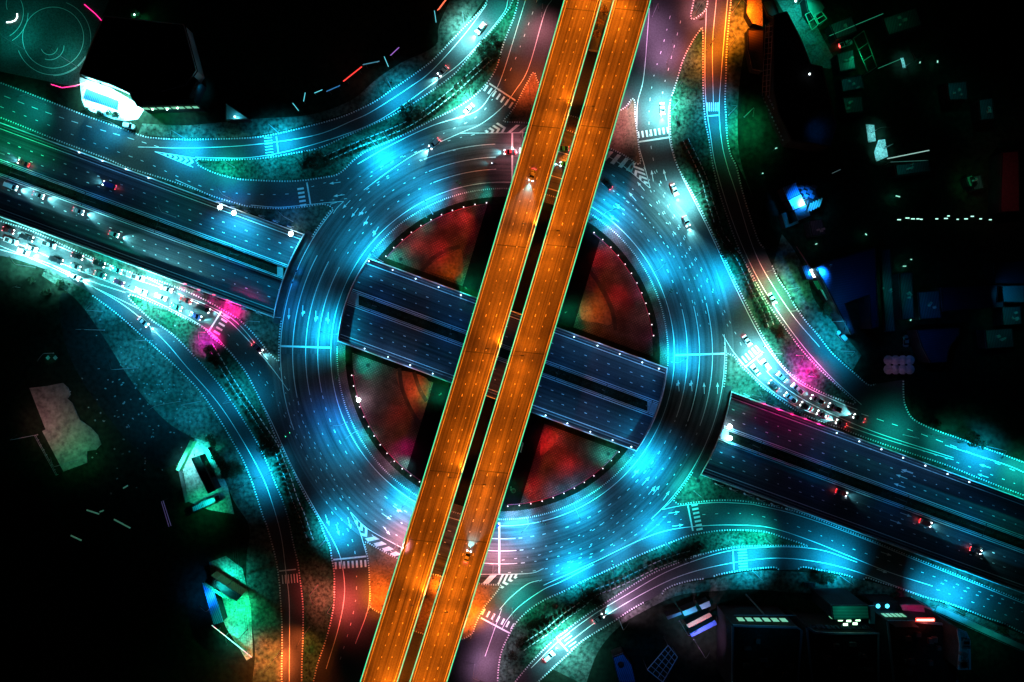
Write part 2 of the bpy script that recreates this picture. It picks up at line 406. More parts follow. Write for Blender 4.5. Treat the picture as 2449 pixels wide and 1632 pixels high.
# F long planted island, south-west
Fr = [(308, 704), (332, 711), (383, 732), (434, 757), (485, 783), (510, 808), (541, 833), (566, 861), (587, 889), (600, 912), (623, 958), (641, 999), (659, 1045), (677, 1076), (699, 1121), (715, 1157), (738, 1200), (761, 1238), (776, 1277), (789, 1307), (794, 1338), (799, 1366), (800, 1404), (799, 1442), (791, 1488), (779, 1532), (766, 1570), (756, 1602), (740, 1680)]
Fl = [(722, 1680), (722, 1598), (725, 1519), (725, 1455), (722, 1417), (717, 1379), (712, 1343), (702, 1302), (692, 1251), (677, 1200), (659, 1157), (643, 1116), (623, 1073), (600, 1032), (587, 1012), (561, 971), (531, 928), (497, 887), (459, 846), (413, 800), (362, 765), (329, 734), (309, 714)]
F_ = smooth(Fr)+smooth(Fl)
island('planted_island', '', F_, GRASS, [F_+[F_[0]]])
# G south-west land
G_ = smooth([(-60, 604), (0, 612), (33, 619), (110, 645), (143, 660), (178, 683), (219, 706), (245, 724), (288, 757), (334, 798), (383, 841), (434, 889), (480, 938), (523, 999), (556, 1055), (582, 1101), (600, 1144), (613, 1183), (629, 1233), (638, 1256), (651, 1302), (661, 1343), (668, 1391), (671, 1430), (674, 1481), (675, 1532), (674, 1598), (674, 1680)])
island('verge', '', G_+[Vector((674, 2500)), Vector((-900, 2500)), Vector((-900, 500))], SCRUB, [G_[30:]])
# lit grass margin along the south-west slip road
Gm = smooth([(110, 640), (178, 679), (245, 720), (334, 793), (434, 884), (523, 994), (582, 1096), (613, 1178), (651, 1297), (668, 1386), (674, 1476), (671, 1660)])
Gi = smooth([(600, 1660), (610, 1560), (600, 1480), (590, 1400), (590, 1330), (596, 1260), (560, 1200), (520, 1110), (480, 1060), (400, 1010), (320, 920), (250, 810), (180, 715), (100, 660)])
tag(MB().poly(WL(Gm+Gi, .17)).build('grass', DIRT), kind='structure')
# H island under the south end of the bridge
H_ = smooth([(872, 1300), (880, 1298), (901, 1310), (949, 1335), (1034, 1373), (1147, 1396), (1192, 1399), (1196, 1404), (1179, 1427), (1156, 1455), (1136, 1496), (1128, 1516), (1090, 1530), (1000, 1512), (916, 1470), (888, 1453), (884, 1446), (886, 1430), (884, 1391), (882, 1353), (877, 1320)], closed=True)
island('planted_island', '', H_, SAND, [H_+[H_[0]]], period=.9)
# I island under the north end
I_ = smooth([(1205, 288), (1215, 277), (1233, 253), (1251, 217), (1264, 194), (1272, 178), (1279, 176), (1287, 198), (1320, 255), (1400, 285), (1486, 263), (1510, 238), (1518, 245), (1519, 281), (1524, 319), (1529, 365), (1532, 386), (1524, 392), (1493, 372), (1458, 355), (1376, 319), (1350, 311), (1264, 295), (1212, 292)], closed=True)
island('planted_island', '', I_, SAND, [I_+[I_[0]]], period=.9)
# J long planted island, north-east
Jl = [(1679, 66), (1657, 97), (1634, 143), (1623, 179), (1611, 217), (1603, 242), (1602, 281), (1603, 319), (1608, 357), (1620, 398), (1639, 433), (1659, 469), (1680, 510), (1700, 551), (1723, 599), (1741, 637), (1756, 670), (1774, 706), (1800, 757), (1825, 806), (1851, 848), (1864, 866), (1884, 888), (1915, 912), (1953, 933), (1991, 950), (2040, 967)]
Jr = [(2046, 962), (2024, 943), (1999, 920), (1966, 889), (1943, 866), (1912, 831), (1889, 800), (1864, 767), (1838, 729), (1815, 688), (1800, 660), (1776, 617), (1754, 563), (1736, 510), (1720, 461), (1705, 398), (1695, 332), (1687, 293), (1682, 230), (1681, 153), (1681, 84)]
J_ = smooth(Jl)+smooth(Jr)
island('planted_island', '', J_, GRASS, [J_+[J_[0]]])
K_ = smooth([(1659, -40), (1659, 0), (1652, 38), (1657, 46), (1667, 42), (1690, 18), (1692, -40)])
island('traffic_island', '', K_, DIRT, [K_])
# L east land in three kerb runs
L1 = smooth([(1750, -60), (1748, 0), (1743, 51), (1738, 115), (1736, 179), (1734, 242), (1736, 275), (1739, 330), (1747, 370), (1761, 400), (1776, 461), (1800, 538), (1815, 579), (1828, 595)])
L2 = smooth([(1845, 633), (1861, 668), (1884, 701), (1902, 734), (1928, 770), (1953, 798), (1984, 838), (2012, 866), (2042, 892), (2068, 915), (2081, 922), (2094, 919)])
L3 = smooth([(2160, 908), (2161, 953), (2167, 976), (2180, 999), (2208, 1017), (2259, 1037), (2297, 1050), (2336, 1065), (2400, 1088), (2449, 1106), (2520, 1130)])
island('verge', '', L1+L2+L3+[Vector((3400, 1300)), Vector((3400, -900)), Vector((1750, -900))], SCRUB, [L1, L2, L3])
# M island right of the roundabout
Mk = smooth([(1741, 846), (1756, 853), (1771, 874), (1800, 902), (1825, 927), (1851, 945), (1889, 973), (1927, 994), (1978, 1014), (2012, 1024), (2042, 1037), (2106, 1060), (2183, 1086), (2259, 1111), (2336, 1142), (2400, 1167), (2449, 1185), (2520, 1212)])
mH = hit(535, VU, 1); arcM = [Vector(p) for p in ring(535, ang(mH)-360, 0, 18)]
island('planted_island', '', arcM+Mk+[Vector(p) for p in T(VU, (2520, 2200, 1900))], DIRT, [arcM+Mk])
# N island south-east of the roundabout
nH = hit(535, VL, 1); arcN = [Vector(p) for p in ring(535, ang((1614, 1190)), ang(nH), 18)]
Nk = smooth([(2520, 1468), (2449, 1440), (2400, 1419), (2336, 1394), (2259, 1363), (2183, 1333), (2106, 1302), (2030, 1271), (1953, 1241), (1889, 1219), (1841, 1209), (1800, 1202), (1759, 1197), (1710, 1197), (1659, 1202), (1625, 1206), (1612, 1198)])
island('planted_island', '', arcN+[Vector(p) for p in T(VL, (1900, 2200, 2520))]+Nk, DIRT, [Nk+arcN])
# O long planted island, south-east
Ot = [(1932, 1306), (1905, 1296), (1877, 1287), (1838, 1274), (1800, 1269), (1736, 1268), (1685, 1274), (1646, 1282), (1608, 1296), (1557, 1316), (1506, 1338), (1455, 1363), (1404, 1386), (1353, 1412), (1302, 1435), (1264, 1460), (1233, 1491), (1213, 1527), (1200, 1557), (1192, 1600), (1188, 1680)]
Ob = [(1200, 1680), (1225, 1640), (1259, 1598), (1289, 1565), (1328, 1527), (1366, 1498), (1404, 1470), (1455, 1437), (1506, 1404), (1557, 1373), (1608, 1351), (1672, 1328), (1736, 1312), (1800, 1306), (1870, 1305), (1925, 1307)]
O_ = smooth(Ot)+smooth(Ob)
island('planted_island', '', O_, GRASS, [O_+[O_[0]]])
# P south-east land
P1 = smooth([(1230, 1690), (1262, 1655), (1322, 1598), (1358, 1565), (1391, 1534), (1430, 1509), (1468, 1486), (1506, 1460), (1539, 1441)])
P2 = smooth([(1583, 1424), (1588, 1412), (1613, 1399), (1654, 1388), (1682, 1384)])
P3 = smooth([(1705, 1381), (1715, 1375), (1761, 1366), (1800, 1361), (1851, 1357), (1864, 1364)])
P4 = smooth([(1906, 1363), (1920, 1356), (1953, 1362), (2012, 1373), (2040, 1381)])
P5 = smooth([(2063, 1389), (2073, 1382), (2106, 1393), (2157, 1409), (2208, 1427), (2259, 1440), (2310, 1458), (2361, 1478), (2400, 1491), (2449, 1515), (2520, 1545)])
island('verge', '', P1+P2+P3+P4+P5+[Vector((3400, 1900)), Vector((3400, 2500)), Vector((1100, 2500))], SCRUB, [P1, P2, P3, P4, P5])
Pm = smooth([(1322, 1601), (1391, 1538), (1468, 1490), (1539, 1445), (1613, 1403), (1705, 1385), (1800, 1366), (1906, 1368), (2012, 1378), (2106, 1398), (2259, 1445), (2449, 1520)])
Pi = smooth([(2449, 1545), (2300, 1485), (2180, 1450), (2060, 1425), (1900, 1418), (1800, 1410), (1700, 1415), (1620, 1425), (1540, 1462), (1480, 1500), (1430, 1560), (1400, 1640)])
tag(MB().poly(WL(Pm+Pi, .17)).build('grass', DIRT), kind='structure')
Am = smooth([(330, 322), (441, 330), (600, 326), (740, 298), (858, 259), (939, 210), (1034, 141), (1115, 57), (1165, -10)])
Ai = smooth([(1090, -30), (1050, 60), (1040, 110), (960, 150), (900, 190), (840, 240), (740, 275), (600, 285), (450, 300), (340, 296)])
tag(MB().poly(WL(Am+Ai, .17)).build('grass', DIRT), kind='structure')
Lm = smooth([(1749, -40), (1744, 51), (1737, 179), (1735, 242), (1737, 290), (1744, 350), (1765, 395)])+smooth([(1800, 470), (1770, 380), (1764, 280), (1775, 150), (1800, 40), (1815, -40)])
tag(MB().poly(WL(Lm, .17)).build('grass', DIRT), kind='structure')
Lm2 = smooth([(1849, 633), (1886, 698), (1930, 766), (1986, 834), (2014, 862), (2040, 885)])+smooth([(2060, 850), (2010, 790), (1950, 720), (1930, 660), (1900, 600), (1870, 560)])
tag(MB().poly(WL(Lm2, .17)).build('pavement', DIRT), kind='structure')
# centre of the roundabout
def cap(r, side, off=0, extra=None):
    c = ring(r, 0, 360, 160)[:-1]
    if side < 0: p = clip(c, SL, -1, VU-off)         # above upper wall: y < v+SL x
    else: p = clip(c, -SL, 1, -(VL+off))
    for e in (extra or []): p = clip(p, *e)
    return p
for sd in (-1, 1):
    o = tag(MB().prism(WL(cap(394, sd)), -.05, .17).build('pavement', SLABS), kind='structure')
    kb = MB(); arc = [p for p in ring(395.5, 0, 360, 240) if (p[1] < vline(VU, p[0]) if sd < 0 else p[1] > vline(VL, p[0]))]
    k = max(range(len(arc)), key=lambda i: math.dist(arc[i], arc[i-1]) if i else 0)
    if math.dist(arc[k], arc[k-1]) > 30: arc = arc[k:]+arc[:k]
    kb.kerb(WL(arc), .45, .24, 0, .8); kb.build('kerb', KERB, o)
    tag(MB().prism(WL(cap(376, sd)), .17, .20).build('planting_bed', SCRUB), kind='structure')
    tag(MB().prism(WL(cap(359, sd, 14)), .20, .24).build('plaza', PLAZA), kind='structure')
    uL = 1161+.312*494 if sd < 0 else 1023+.304*963; uR = 1435+.30*579 if sd < 0 else 1302+.30*1024
    tag(MB().prism(WL(cap(359.5, sd, 13.5, [(1, .305, -uL), (-1, -.303, uR)])), .24, .262).build('path', BLACKA), kind='structure')
# curved walks crossing the plaza
for pts in ([(1104, 600), (1078, 606), (1045, 622), (1020, 645), (1040, 655), (1075, 664), (1105, 672)], [(1408, 655), (1432, 690), (1455, 735), (1462, 775), (1430, 772), (1385, 755)],
            [(950, 888), (958, 930), (985, 975), (1008, 1005), (1023, 950), (1020, 905)], [(1302, 1028), (1335, 1040), (1325, 1062), (1292, 1090)]):
    tag(MB().poly(WL(smooth(pts, 4, True), .25)).build('footpath', SAND), kind='structure')
for pts in ([(1100, 590), (1070, 598), (1035, 618), (1008, 648)], [(1412, 650), (1440, 690), (1465, 745), (1472, 790)], [(955, 880), (962, 930), (985, 985), (1008, 1020)], [(990, 890), (1003, 930), (1020, 960)]):
    tag(MB().ribbon(WL(smooth(pts, 5), .256), 1.5).build('footpath', CONCD), kind='structure')
# ---------------------------------------------------------------- sunken highway walls, kerbs, median
def seg_outside_ring(v, r_in=394, r_out=553):
    """x ranges of a wall line that are open to the sky"""
    a = hit(r_out, v, -1)[0]; b = hit(r_in, v, -1)[0]; c = hit(r_in, v, 1)[0]; d = hit(r_out, v, 1)[0]
    return [(-300, a), (b, c), (d, 2800)]
side = {VU: 'northern', VL: 'southern'}
for v, off in ((VU, 2), (VL, -2)):
    for k, (x0, x1) in enumerate(seg_outside_ring(v)):
        o = thing('retaining_wall', W(x0, vline(v, x0)), 'pale topped wall on the %s side of the sunken highway, %s' % (side[v], ('west of the roundabout', 'inside the roundabout', 'east of the roundabout')[k]), 'wall')
        inv = o.location
        mb = MB(); p = [W(x, vline(v+off, x)) for x in (x0, x1)]
        d = (p[1]-p[0]); L = d.length; a = math.atan2(d.y, d.x)
        c = (p[0]+p[1])/2 - inv
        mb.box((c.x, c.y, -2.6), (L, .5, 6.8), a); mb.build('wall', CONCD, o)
        mb = MB(); mb.box((c.x, c.y, .87), (L, .34, .12), a); mb.tube((p[0]-inv)+Vector((0, 0, 1.15)), (p[1]-inv)+Vector((0, 0, 1.15)), .06); mb.build('coping', WHITEP, o)
for v in (386, 418):     # median barriers
    o = thing('median_barrier', W(-300, vline(v, -300), TZ), 'long pale steel topped barrier on the %s edge of the sunken median' % ('upper' if v < 400 else 'lower'), 'barrier')
    p = [W(x, vline(v, x), TZ)-o.location for x in (-300, 2800)]; d = p[1]-p[0]; c = (p[0]+p[1])/2; a = math.atan2(d.y, d.x)
    MB().box((c.x, c.y, .45), (d.length, .28, .9), a).build('barrier_base', CONC, o)
    n = Vector((-d.y, d.x, 0)).normalized()*(1.5 if v < 400 else -1.5)*-1*.35
    MB().tube(p[0]+Vector((0, 0, 1.25)), p[1]+Vector((0, 0, 1.25)), .09).tube(p[0]+n+Vector((0, 0, .7)), p[1]+n+Vector((0, 0, .7)), .07).build('rail', WHITEP, o)
tag(MB().prism([W(x, vline(v, x), TZ) for x, v in ((-300, 388), (2800, 388), (2800, 416), (-300, 416))], TZ-.05, TZ+.25).build('median', SCRUB), kind='structure')
for x0, x1, nm in ((664, 678, 0), (831, 858, 1), (1548, 1574, 2), (1722, 1742, 3)):
    tag(MB().prism([W(x, vline(v, x), TZ) for x, v in ((x0, 390), (x1, 390), (x1, 414), (x0, 414))], TZ+.2, TZ+.6).build('median_slab', CONC),
        'pale concrete block in the sunken median, ' + ('just west of the roundabout', 'at the western end inside the roundabout', 'at the eastern end inside the roundabout', 'just east of the roundabout')[nm], 'block')
# parapets on the ring decks over the highway
for r, s, lab in ((553, -1, 'outer parapet of the western roundabout deck over the sunken highway'), (394, -1, 'inner parapet of the western roundabout deck over the sunken highway'),
                  (394, 1, 'inner parapet of the eastern roundabout deck over the sunken highway'), (553, 1, 'outer parapet of the eastern roundabout deck over the sunken highway')):
    a0, a1 = ang(hit(r, VU, s)), ang(hit(r, VL, s))
    if s > 0:
        a1 = a1-360 if a1 > 180 else a1; a0 = a0-360 if a0 > 180 else a0
    o = thing('parapet', W(*ring(r, a0, a1, 2)[1]), 'curved ' + lab, 'parapet')
    pts = [p-o.location for p in WL(ring(r, a0, a1, 30))]
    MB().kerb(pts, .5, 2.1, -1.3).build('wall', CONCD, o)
    m2 = MB(); m2.kerb(pts, .3, .12, .8)
    for i in range(30): m2.tube(pts[i]+Vector((0, 0, 1.2)), pts[i+1]+Vector((0, 0, 1.2)), .07)
    m2.build('rail', WHITEP, o)

# ---------------------------------------------------------------- painted markings
mk = MB(); ZM = .045; LW = .24
def solid(pts, w=LW, z=ZM, sm=True): mk.ribbon(resample(WL(smooth(pts, 6) if sm and len(pts) > 2 else pts), 2.5), w, z)
def dash(pts, on=1.5, off=3.1, w=.2, z=ZM, st=0): mk.dashes(WL(smooth(pts, 6) if len(pts) > 2 else pts), w, on, off, z, st)
# ring lanes
solid(ring(411, 0, 360, 180), sm=False)
for r in (442, 471, 502):
    for a0, a1 in ((152, 192), (-20, 14), (92, 112), (258, 274), (70, 78)): mk.ribbon(WL(ring(r, a0, a1, 30)), .26, ZM)
    for a0, a1 in ((112.5, 151), (193, 257), (275, 339), (15, 69)): mk.dashes(WL(ring(r, a0, a1, 60)), .26, 1.5, 3.1, ZM)
for a0, a1 in ((140, 200), (-30, 2), (312, 330)): mk.ribbon(WL(ring(531, a0, a1, 50)), .26, ZM)
# stop lines on the ring
for a, b in (((668, 828), (793, 832)), ((1615, 850), (1733, 846)), ((1225, 318), (1225, 446)), ((1194, 1250), (1194, 1372))): solid([a, b], .7, sm=False)
solid([(1100, 319), (1262, 318)]); solid([(1135, 1374), (1262, 1372), (1300, 1360)])
# slip roads and approaches
solid([(330, 352), (460, 354), (600, 347), (753, 324), (845, 288), (893, 265), (983, 207), (1034, 168), (1110, 84), (1165, 10)])
solid([(467, 377), (600, 377), (728, 352), (855, 311), (932, 273), (1034, 201), (1110, 143), (1200, 38), (1215, 0)])
solid([(1257, 0), (1200, 184), (1175, 225), (1136, 268), (1034, 301), (932, 349), (855, 393)])
solid([(1320, 0), (1302, 33), (1264, 163), (1231, 219), (1200, 258), (1152, 296), (1100, 319), (1000, 365), (930, 410), (870, 455)])
dash([(1285, 0), (1245, 110), (1215, 180), (1180, 235), (1140, 280), (1060, 320), (960, 375), (860, 440), (800, 475)])
dash([(1135, 322), (1080, 335), (1000, 362), (930, 390), (870, 420), (800, 432), (742, 448)])
dash([(1120, 352), (1040, 372), (960, 402), (880, 452), (830, 475), (758, 480)])
dash([(0, 255), (110, 297), (230, 345), (340, 385), (430, 425), (500, 452), (560, 462), (640, 466), (715, 463)], 1.6, 3.2)
dash([(10, 230), (100, 265), (190, 296), (290, 325), (380, 352)], 3, 2.5)
solid([(600, 491), (664, 496), (727, 491), (784, 485), (822, 482)]); solid([(822, 482), (806, 498), (797, 511)]); solid([(806, 484), (790, 489)])
solid([(420, 430), (510, 470)]); 
# south-west approach, exit and slip
solid([(0, 588), (110, 634), (230, 690), (330, 738), (413, 785), (497, 862), (560, 945), (600, 1004), (640, 1080), (672, 1160), (700, 1260), (716, 1340), (724, 1420), (728, 1500), (725, 1632)], .2)
solid([(120, 632), (219, 684), (310, 740), (390, 812), (446, 877), (520, 962), (575, 1045), (625, 1135), (650, 1200), (672, 1280), (684, 1370), (692, 1450), (692, 1632)])
solid([(0, 597), (110, 628), (204, 668), (300, 700)]); solid([(0, 568), (80, 598), (170, 640), (300, 690), (420, 745), (500, 792), (560, 855), (600, 915), (650, 1010), (700, 1120), (760, 1230), (800, 1300), (818, 1350), (824, 1420), (810, 1500), (780, 1600)])
solid([(230, 612), (330, 655), (440, 710), (530, 755), (590, 810), (650, 880), (690, 935)])
solid([(60, 556), (200, 615), (300, 660), (420, 700), (520, 742), (575, 780), (640, 860)], .2)
dash([(545, 800), (600, 860), (655, 940), (700, 1020), (760, 1140), (810, 1230), (845, 1300), (853, 1400), (842, 1480), (810, 1590)])
dash([(600, 870), (660, 960), (720, 1070), (765, 1170), (812, 1260), (835, 1310)])
dash([(680, 900), (720, 1000), (775, 1100), (830, 1210), (862, 1270)]); dash([(668, 880), (690, 960), (735, 1060), (790, 1160), (870, 1260), (960, 1340)])
solid([(838, 1225), (858, 1265), (872, 1310), (882, 1353), (884, 1420), (878, 1465), (850, 1540)]); solid([(838, 1225), (880, 1265), (960, 1310)])
# north-east approach, slip road
solid([(1553, 20), (1540, 180), (1526, 240), (1523, 280), (1526, 340), (1542, 400), (1555, 450)]); solid([(1630, 160), (1601, 250), (1600, 320), (1607, 360), (1625, 410), (1690, 540), (1760, 690), (1810, 790), (1855, 860), (1910, 915), (2000, 960), (2050, 980)])
dash([(1603, 38), (1585, 110), (1562, 190), (1552, 280), (1560, 370), (1578, 430), (1610, 510), (1660, 610), (1720, 720), (1780, 840)])
dash([(1628, 50), (1600, 160), (1585, 220), (1580, 300)])
dash([(1540, 400), (1575, 480), (1625, 580), (1670, 690), (1700, 790)]); dash([(1565, 410), (1600, 500), (1650, 600), (1705, 700), (1745, 790)])
dash([(1555, 455), (1600, 540), (1640, 640), (1665, 740), (1680, 800)]); dash([(1440, 440), (1500, 480), (1560, 540), (1610, 620)])
solid([(1690, 0), (1686, 130), (1688, 240), (1700, 330), (1712, 400), (1745, 510), (1780, 600), (1820, 680), (1870, 760), (1930, 840), (1990, 905), (2060, 968)]); solid([(1740, 0), (1727, 150), (1720, 260), (1726, 340), (1740, 400), (1760, 460), (1800, 590), (1840, 670), (1900, 760), (1960, 830)])
solid([(1713, 0), (1704, 110), (1706, 250)], .2)
# east
solid([(1728, 800), (1760, 850), (1820, 915), (1900, 970), (1990, 1005), (2100, 1045), (2280, 1100)]); solid([(1808, 858), (1850, 905), (1920, 955), (2010, 1000), (2110, 1040), (2280, 1095)])
dash([(2060, 990), (2180, 1030), (2300, 1075), (2449, 1135)], 3, 3); solid([(2260, 1065), (2400, 1110), (2449, 1130)]); dash([(2150, 1060), (2300, 1110), (2449, 1165)])
solid([(1800, 1206), (1900, 1230), (2030, 1275), (2183, 1337), (2336, 1398), (2449, 1444)]); solid([(1732, 800), (1737, 850)])
# south-east
solid([(1583, 1219), (1640, 1208), (1720, 1202), (1800, 1206)]); solid([(1583, 1219), (1604, 1200), (1612, 1190)])
dash([(1680, 1231), (1760, 1228), (1830, 1237), (1930, 1268), (2030, 1310), (2150, 1350), (2280, 1395), (2449, 1450)])
solid([(1300, 1400), (1420, 1345), (1530, 1292), (1600, 1268), (1680, 1258), (1760, 1256), (1840, 1262), (1930, 1290), (2030, 1330), (2130, 1370), (2230, 1402)])
solid([(1200, 1505), (1215, 1480), (1245, 1448), (1300, 1410), (1345, 1390), (1420, 1350)]); solid([(1195, 1458), (1220, 1430), (1260, 1398), (1290, 1388)]); solid([(1160, 1570), (1200, 1456)], .2)
dash([(1215, 1370), (1300, 1362), (1400, 1330), (1480, 1300), (1560, 1260), (1640, 1240)]); dash([(1330, 1370), (1400, 1340), (1500, 1280), (1560, 1245), (1640, 1225)])
dash([(1290, 1390), (1360, 1350), (1420, 1300), (1500, 1230), (1560, 1170)]); dash([(1200, 1340), (1300, 1325), (1400, 1280), (1470, 1230)])
solid([(1270, 1598), (1340, 1530), (1420, 1470), (1500, 1422), (1590, 1370), (1680, 1335), (1760, 1315), (1860, 1308), (1960, 1315), (2050, 1345)]); solid([(1350, 1545), (1440, 1478), (1560, 1408), (1650, 1370), (1760, 1345), (1860, 1335), (1960, 1345), (2050, 1368), (2150, 1405), (2260, 1445)])
dash([(2250, 1395), (2340, 1425), (2449, 1465)]); dash([(2240, 1410), (2330, 1442), (2449, 1488)])
# crossings
def zebra(a, b, n, L, turn=0, w=.75):
    A, B = W(*a), W(*b); d = (B-A).normalized(); nrm = Vector((-d.y, d.x, 0)); nrm.rotate(Matrix.Rotation(R(turn), 3, 'Z'))
    for i in range(n):
        c = A.lerp(B, i/(n-1)); mk.ribbon([c-nrm*L/2, c+nrm*L/2], w, ZM+.004)
def stop(a, b, w=.6): solid([a, b], w, ZM+.004, False)
zebra((1162, 211), (1222, 252), 7, 2.6); stop((1170, 200), (1233, 241))
zebra((1527, 323), (1597, 312), 8, 2.5); stop((1527, 340), (1600, 329))
zebra((1691, 256), (1717, 256), 6, 3.3, 0, .45); stop((1690, 278), (1719, 276), .45)
zebra((719, 452), (725, 491), 5, 2.5); stop((734, 437), (743, 490))
zebra((542, 757), (513, 806), 6, 2.6); stop((530, 744), (500, 792))
zebra((803, 1353), (874, 1348), 8, 2.7); stop((797, 1339), (876, 1331))
zebra((676, 1386), (711, 1383), 6, 3.4, 0, .35); stop((668, 1366), (708, 1362), .45)
zebra((1156, 1463), (1226, 1499), 7, 2.5); stop((1150, 1478), (1218, 1514))
zebra((1349, 1513), (1374, 1548), 6, 3.4, 0, .45); stop((1333, 1529), (1358, 1558))
zebra((1661, 1208), (1673, 1266), 7, 2.4); stop((1645, 1209), (1657, 1270))
zebra((1775, 1315), (1778, 1362), 8, 3.4, 0, .4); stop((1753, 1314), (1755, 1362), .4)
zebra((1772, 866), (1812, 834), 6, 3.0); stop((1781, 879), (1822, 846))
zebra((641, 330), (645, 372), 7, 3, 0, .3); stop((661, 327), (666, 368), .35)
def quad(pts, z=ZM+.004): mk.poly(WL(pts, z))
# chevrons in the gores
def gore(a0, a1, b0, b1, n, t0=.0, t1=1., bend=.18, duty=.5):
    """V stripes between two edges a and b (photo pixels)"""
    a0, a1, b0, b1 = map(Vector, (a0, a1, b0, b1))
    for i in range(n):
        f0 = t0+(t1-t0)*i/n; f1 = f0+(t1-t0)/n*duty
        A = [a0.lerp(a1, f) for f in (f0, f1)]; B = [b0.lerp(b1, f) for f in (f0, f1)]
        C = [(A[k]+B[k])/2 + (a1-a0)*bend*((A[k]-B[k]).length/(a1-a0).length) for k in (0, 1)]
        quad([A[0], A[1], C[1], C[0]]); quad([C[0], C[1], B[1], B[0]])
gore((378, 366), (466, 380), (378, 366), (462, 398), 6, .15, .97, .5); solid([(370, 363), (466, 379)]); solid([(370, 363), (462, 400)])
gore((1152, 318), (1210, 318), (1152, 318), (1196, 290), 4, .15, .98, .5)
for x in (1212, 1240): quad([(x, 318), (x+9, 318), (x+32, 299), (x+22, 299)])
gore((1554, 450), (1500, 402), (1554, 450), (1538, 400), 4, .18, 1., .55); 
for k in range(4): quad([(1515-k*19, 385-k*8), (1524-k*19, 388-k*8), (1506-k*19, 411-k*8.5), (1497-k*19, 407-k*8.5)])
solid([(1554, 450), (1480, 390), (1400, 345)])
gore((842, 1236), (870, 1290), (842, 1236), (885, 1270), 3, .2, .98, .6)
for k in range(4): quad([(873+k*20, 1288+k*12), (880+k*20, 1296+k*12), (908+k*17, 1290+k*12), (896+k*17, 1283+k*12)])
gore((1247, 1374), (1196, 1412), (1247, 1374), (1195, 1374), 4, .18, 1., .5)
quad([(1150, 1400), (1165, 1400), (1188, 1376), (1172, 1376)])
gore((1737, 838), (1733, 812), (1737, 838), (1729, 812), 2, 0, .9, .6); gore((600, 1200), (600, 1200), (600, 1200), (600, 1200), 0)
# arrows (x, y, direction in photo degrees counterclockwise from right)
def arrow(x, y, deg, L=4.2, turn=0):
    c = W(x, y); d = Vector((math.cos(R(deg)), math.sin(R(deg)), 0)); n = Vector((-d.y, d.x, 0))
    mk.ribbon([c-d*L*.55, c+d*L*.15], .24, ZM+.008)
    mk.poly([c+d*L*.1-n*.55, c+d*L*.5, c+d*L*.1+n*.55], ZM+.008)
    if turn:
        e = c-d*L*.05; mk.poly([e, e+n*turn*.9+d*.1, e+n*turn*.9+d*1.1, e+d*.7], ZM+.006)
for a in ((800, 438, 188), (810, 468, 188), (828, 490, 227), (848, 510, 232), (865, 507, 232, 4.2, 1), (875, 530, 240, 4.2, 1), (898, 555, 240, 4.2, -1), (691, 752, 268), (724, 745, 268, 4.2, 1), (755, 758, 268, 4.2, 1), (785, 762, 268, 4.2, -1),
          (1623, 922, 95, 4.2, 1), (1654, 922, 95, 4.2, 1), (1684, 928, 92), (1716, 928, 90), (1521, 1132, 50, 4.2, 1), (1545, 1150, 48), (1560, 1172, 50, 4.2, -1), (1570, 1172, 52), (1594, 1185, 55),
          (1613, 1226, 8), (1622, 1257, 8), (1560, 420, 100), (1590, 418, 105), (1532, 445, 130), (1512, 470, 130), (1482, 495, 145, 4.2, 1), (1468, 522, 145, 4.2, 1), (808, 1268, 285), (836, 1252, 285), (952, 1218, 325, 4.2, -1), (925, 1236, 325), (925, 1270, 310), (783, 1245, 290),
          (2170, 1127, 162), (2355, 1115, 162), (2350, 1138, 162), (2120, 1325, 340), (2110, 1366, 340), (1182, 640, 0)): arrow(*a)
tag(mk.build('road_markings', PAINT), kind='structure')
# highway markings
for v in (301, 389.5, 414.5, 507):
    kk = MB().kerb([W(x, vline(v, x), TZ) for x in range(-200, 2700, 100)], .22, .16, TZ); tag(kk.build('kerb', CONC), kind='structure')
mk2 = MB(); TM = TZ+.02
for v in (308, 381.5, 423, 500): mk2.ribbon([W(x, vline(v, x), TM) for x in range(-200, 2700, 60)], .24)
for v in (335, 360, 448, 473): mk2.dashes([W(x, vline(v, x), TM) for x in (-200, 2700)], .26, 1.35, 3.37)
for x, v in ((2168, 322+8), (2155, 349-2), (2150, 370), (2168, 434), (2144, 460)):
    c = W(x, vline(v, x), TM+.01); s = -1 if v < 400 else 1; d = (W(x+10, vline(v, x+10), TM)-W(x, vline(v, x), TM)).normalized()*s; n = Vector((-d.y, d.x, 0))
    mk2.ribbon([c-d*2.6, c+d*.5], .24); mk2.poly([c+d*.4-n*.55, c+d*2.2, c+d*.4+n*.55], c.z)
tag(mk2.build('highway_markings', PAINT), kind='structure')
# ================================================================ FLYOVER
BZ = 9.0
def bx(u, y): return u - .2988*y + 6*(1-((y-800)/800.0)**2 if abs(y-800) < 1700 else -3.5)
STRIP = emis('led_strip', (.02, .85, .42), .34); STRIP.node_tree.nodes['Principled BSDF'].inputs['Base Color'].default_value = (.02, .03, .03, 1)
PARA = mat('parapet_paint', (.42, .46, .42), (.3, .34, .3), 2, .7)
YS = list(range(-420, 2081, 50))
def bline(u, z): return [W(bx(u, y), y, z) for y in YS]
def extr(mb, L, Rr, z0, z1):
    for i in range(len(L)-1):
        q = [L[i], L[i+1], Rr[i+1], Rr[i]]
        lo = [Vector((p.x, p.y, z0)) for p in q]; hi = [Vector((p.x, p.y, z1)) for p in q]
        mb.add(lo+hi, [(4, 5, 6, 7), (3, 2, 1, 0), (1, 5, 4, 0), (3, 7, 6, 2)])
    return mb
flyovers = []
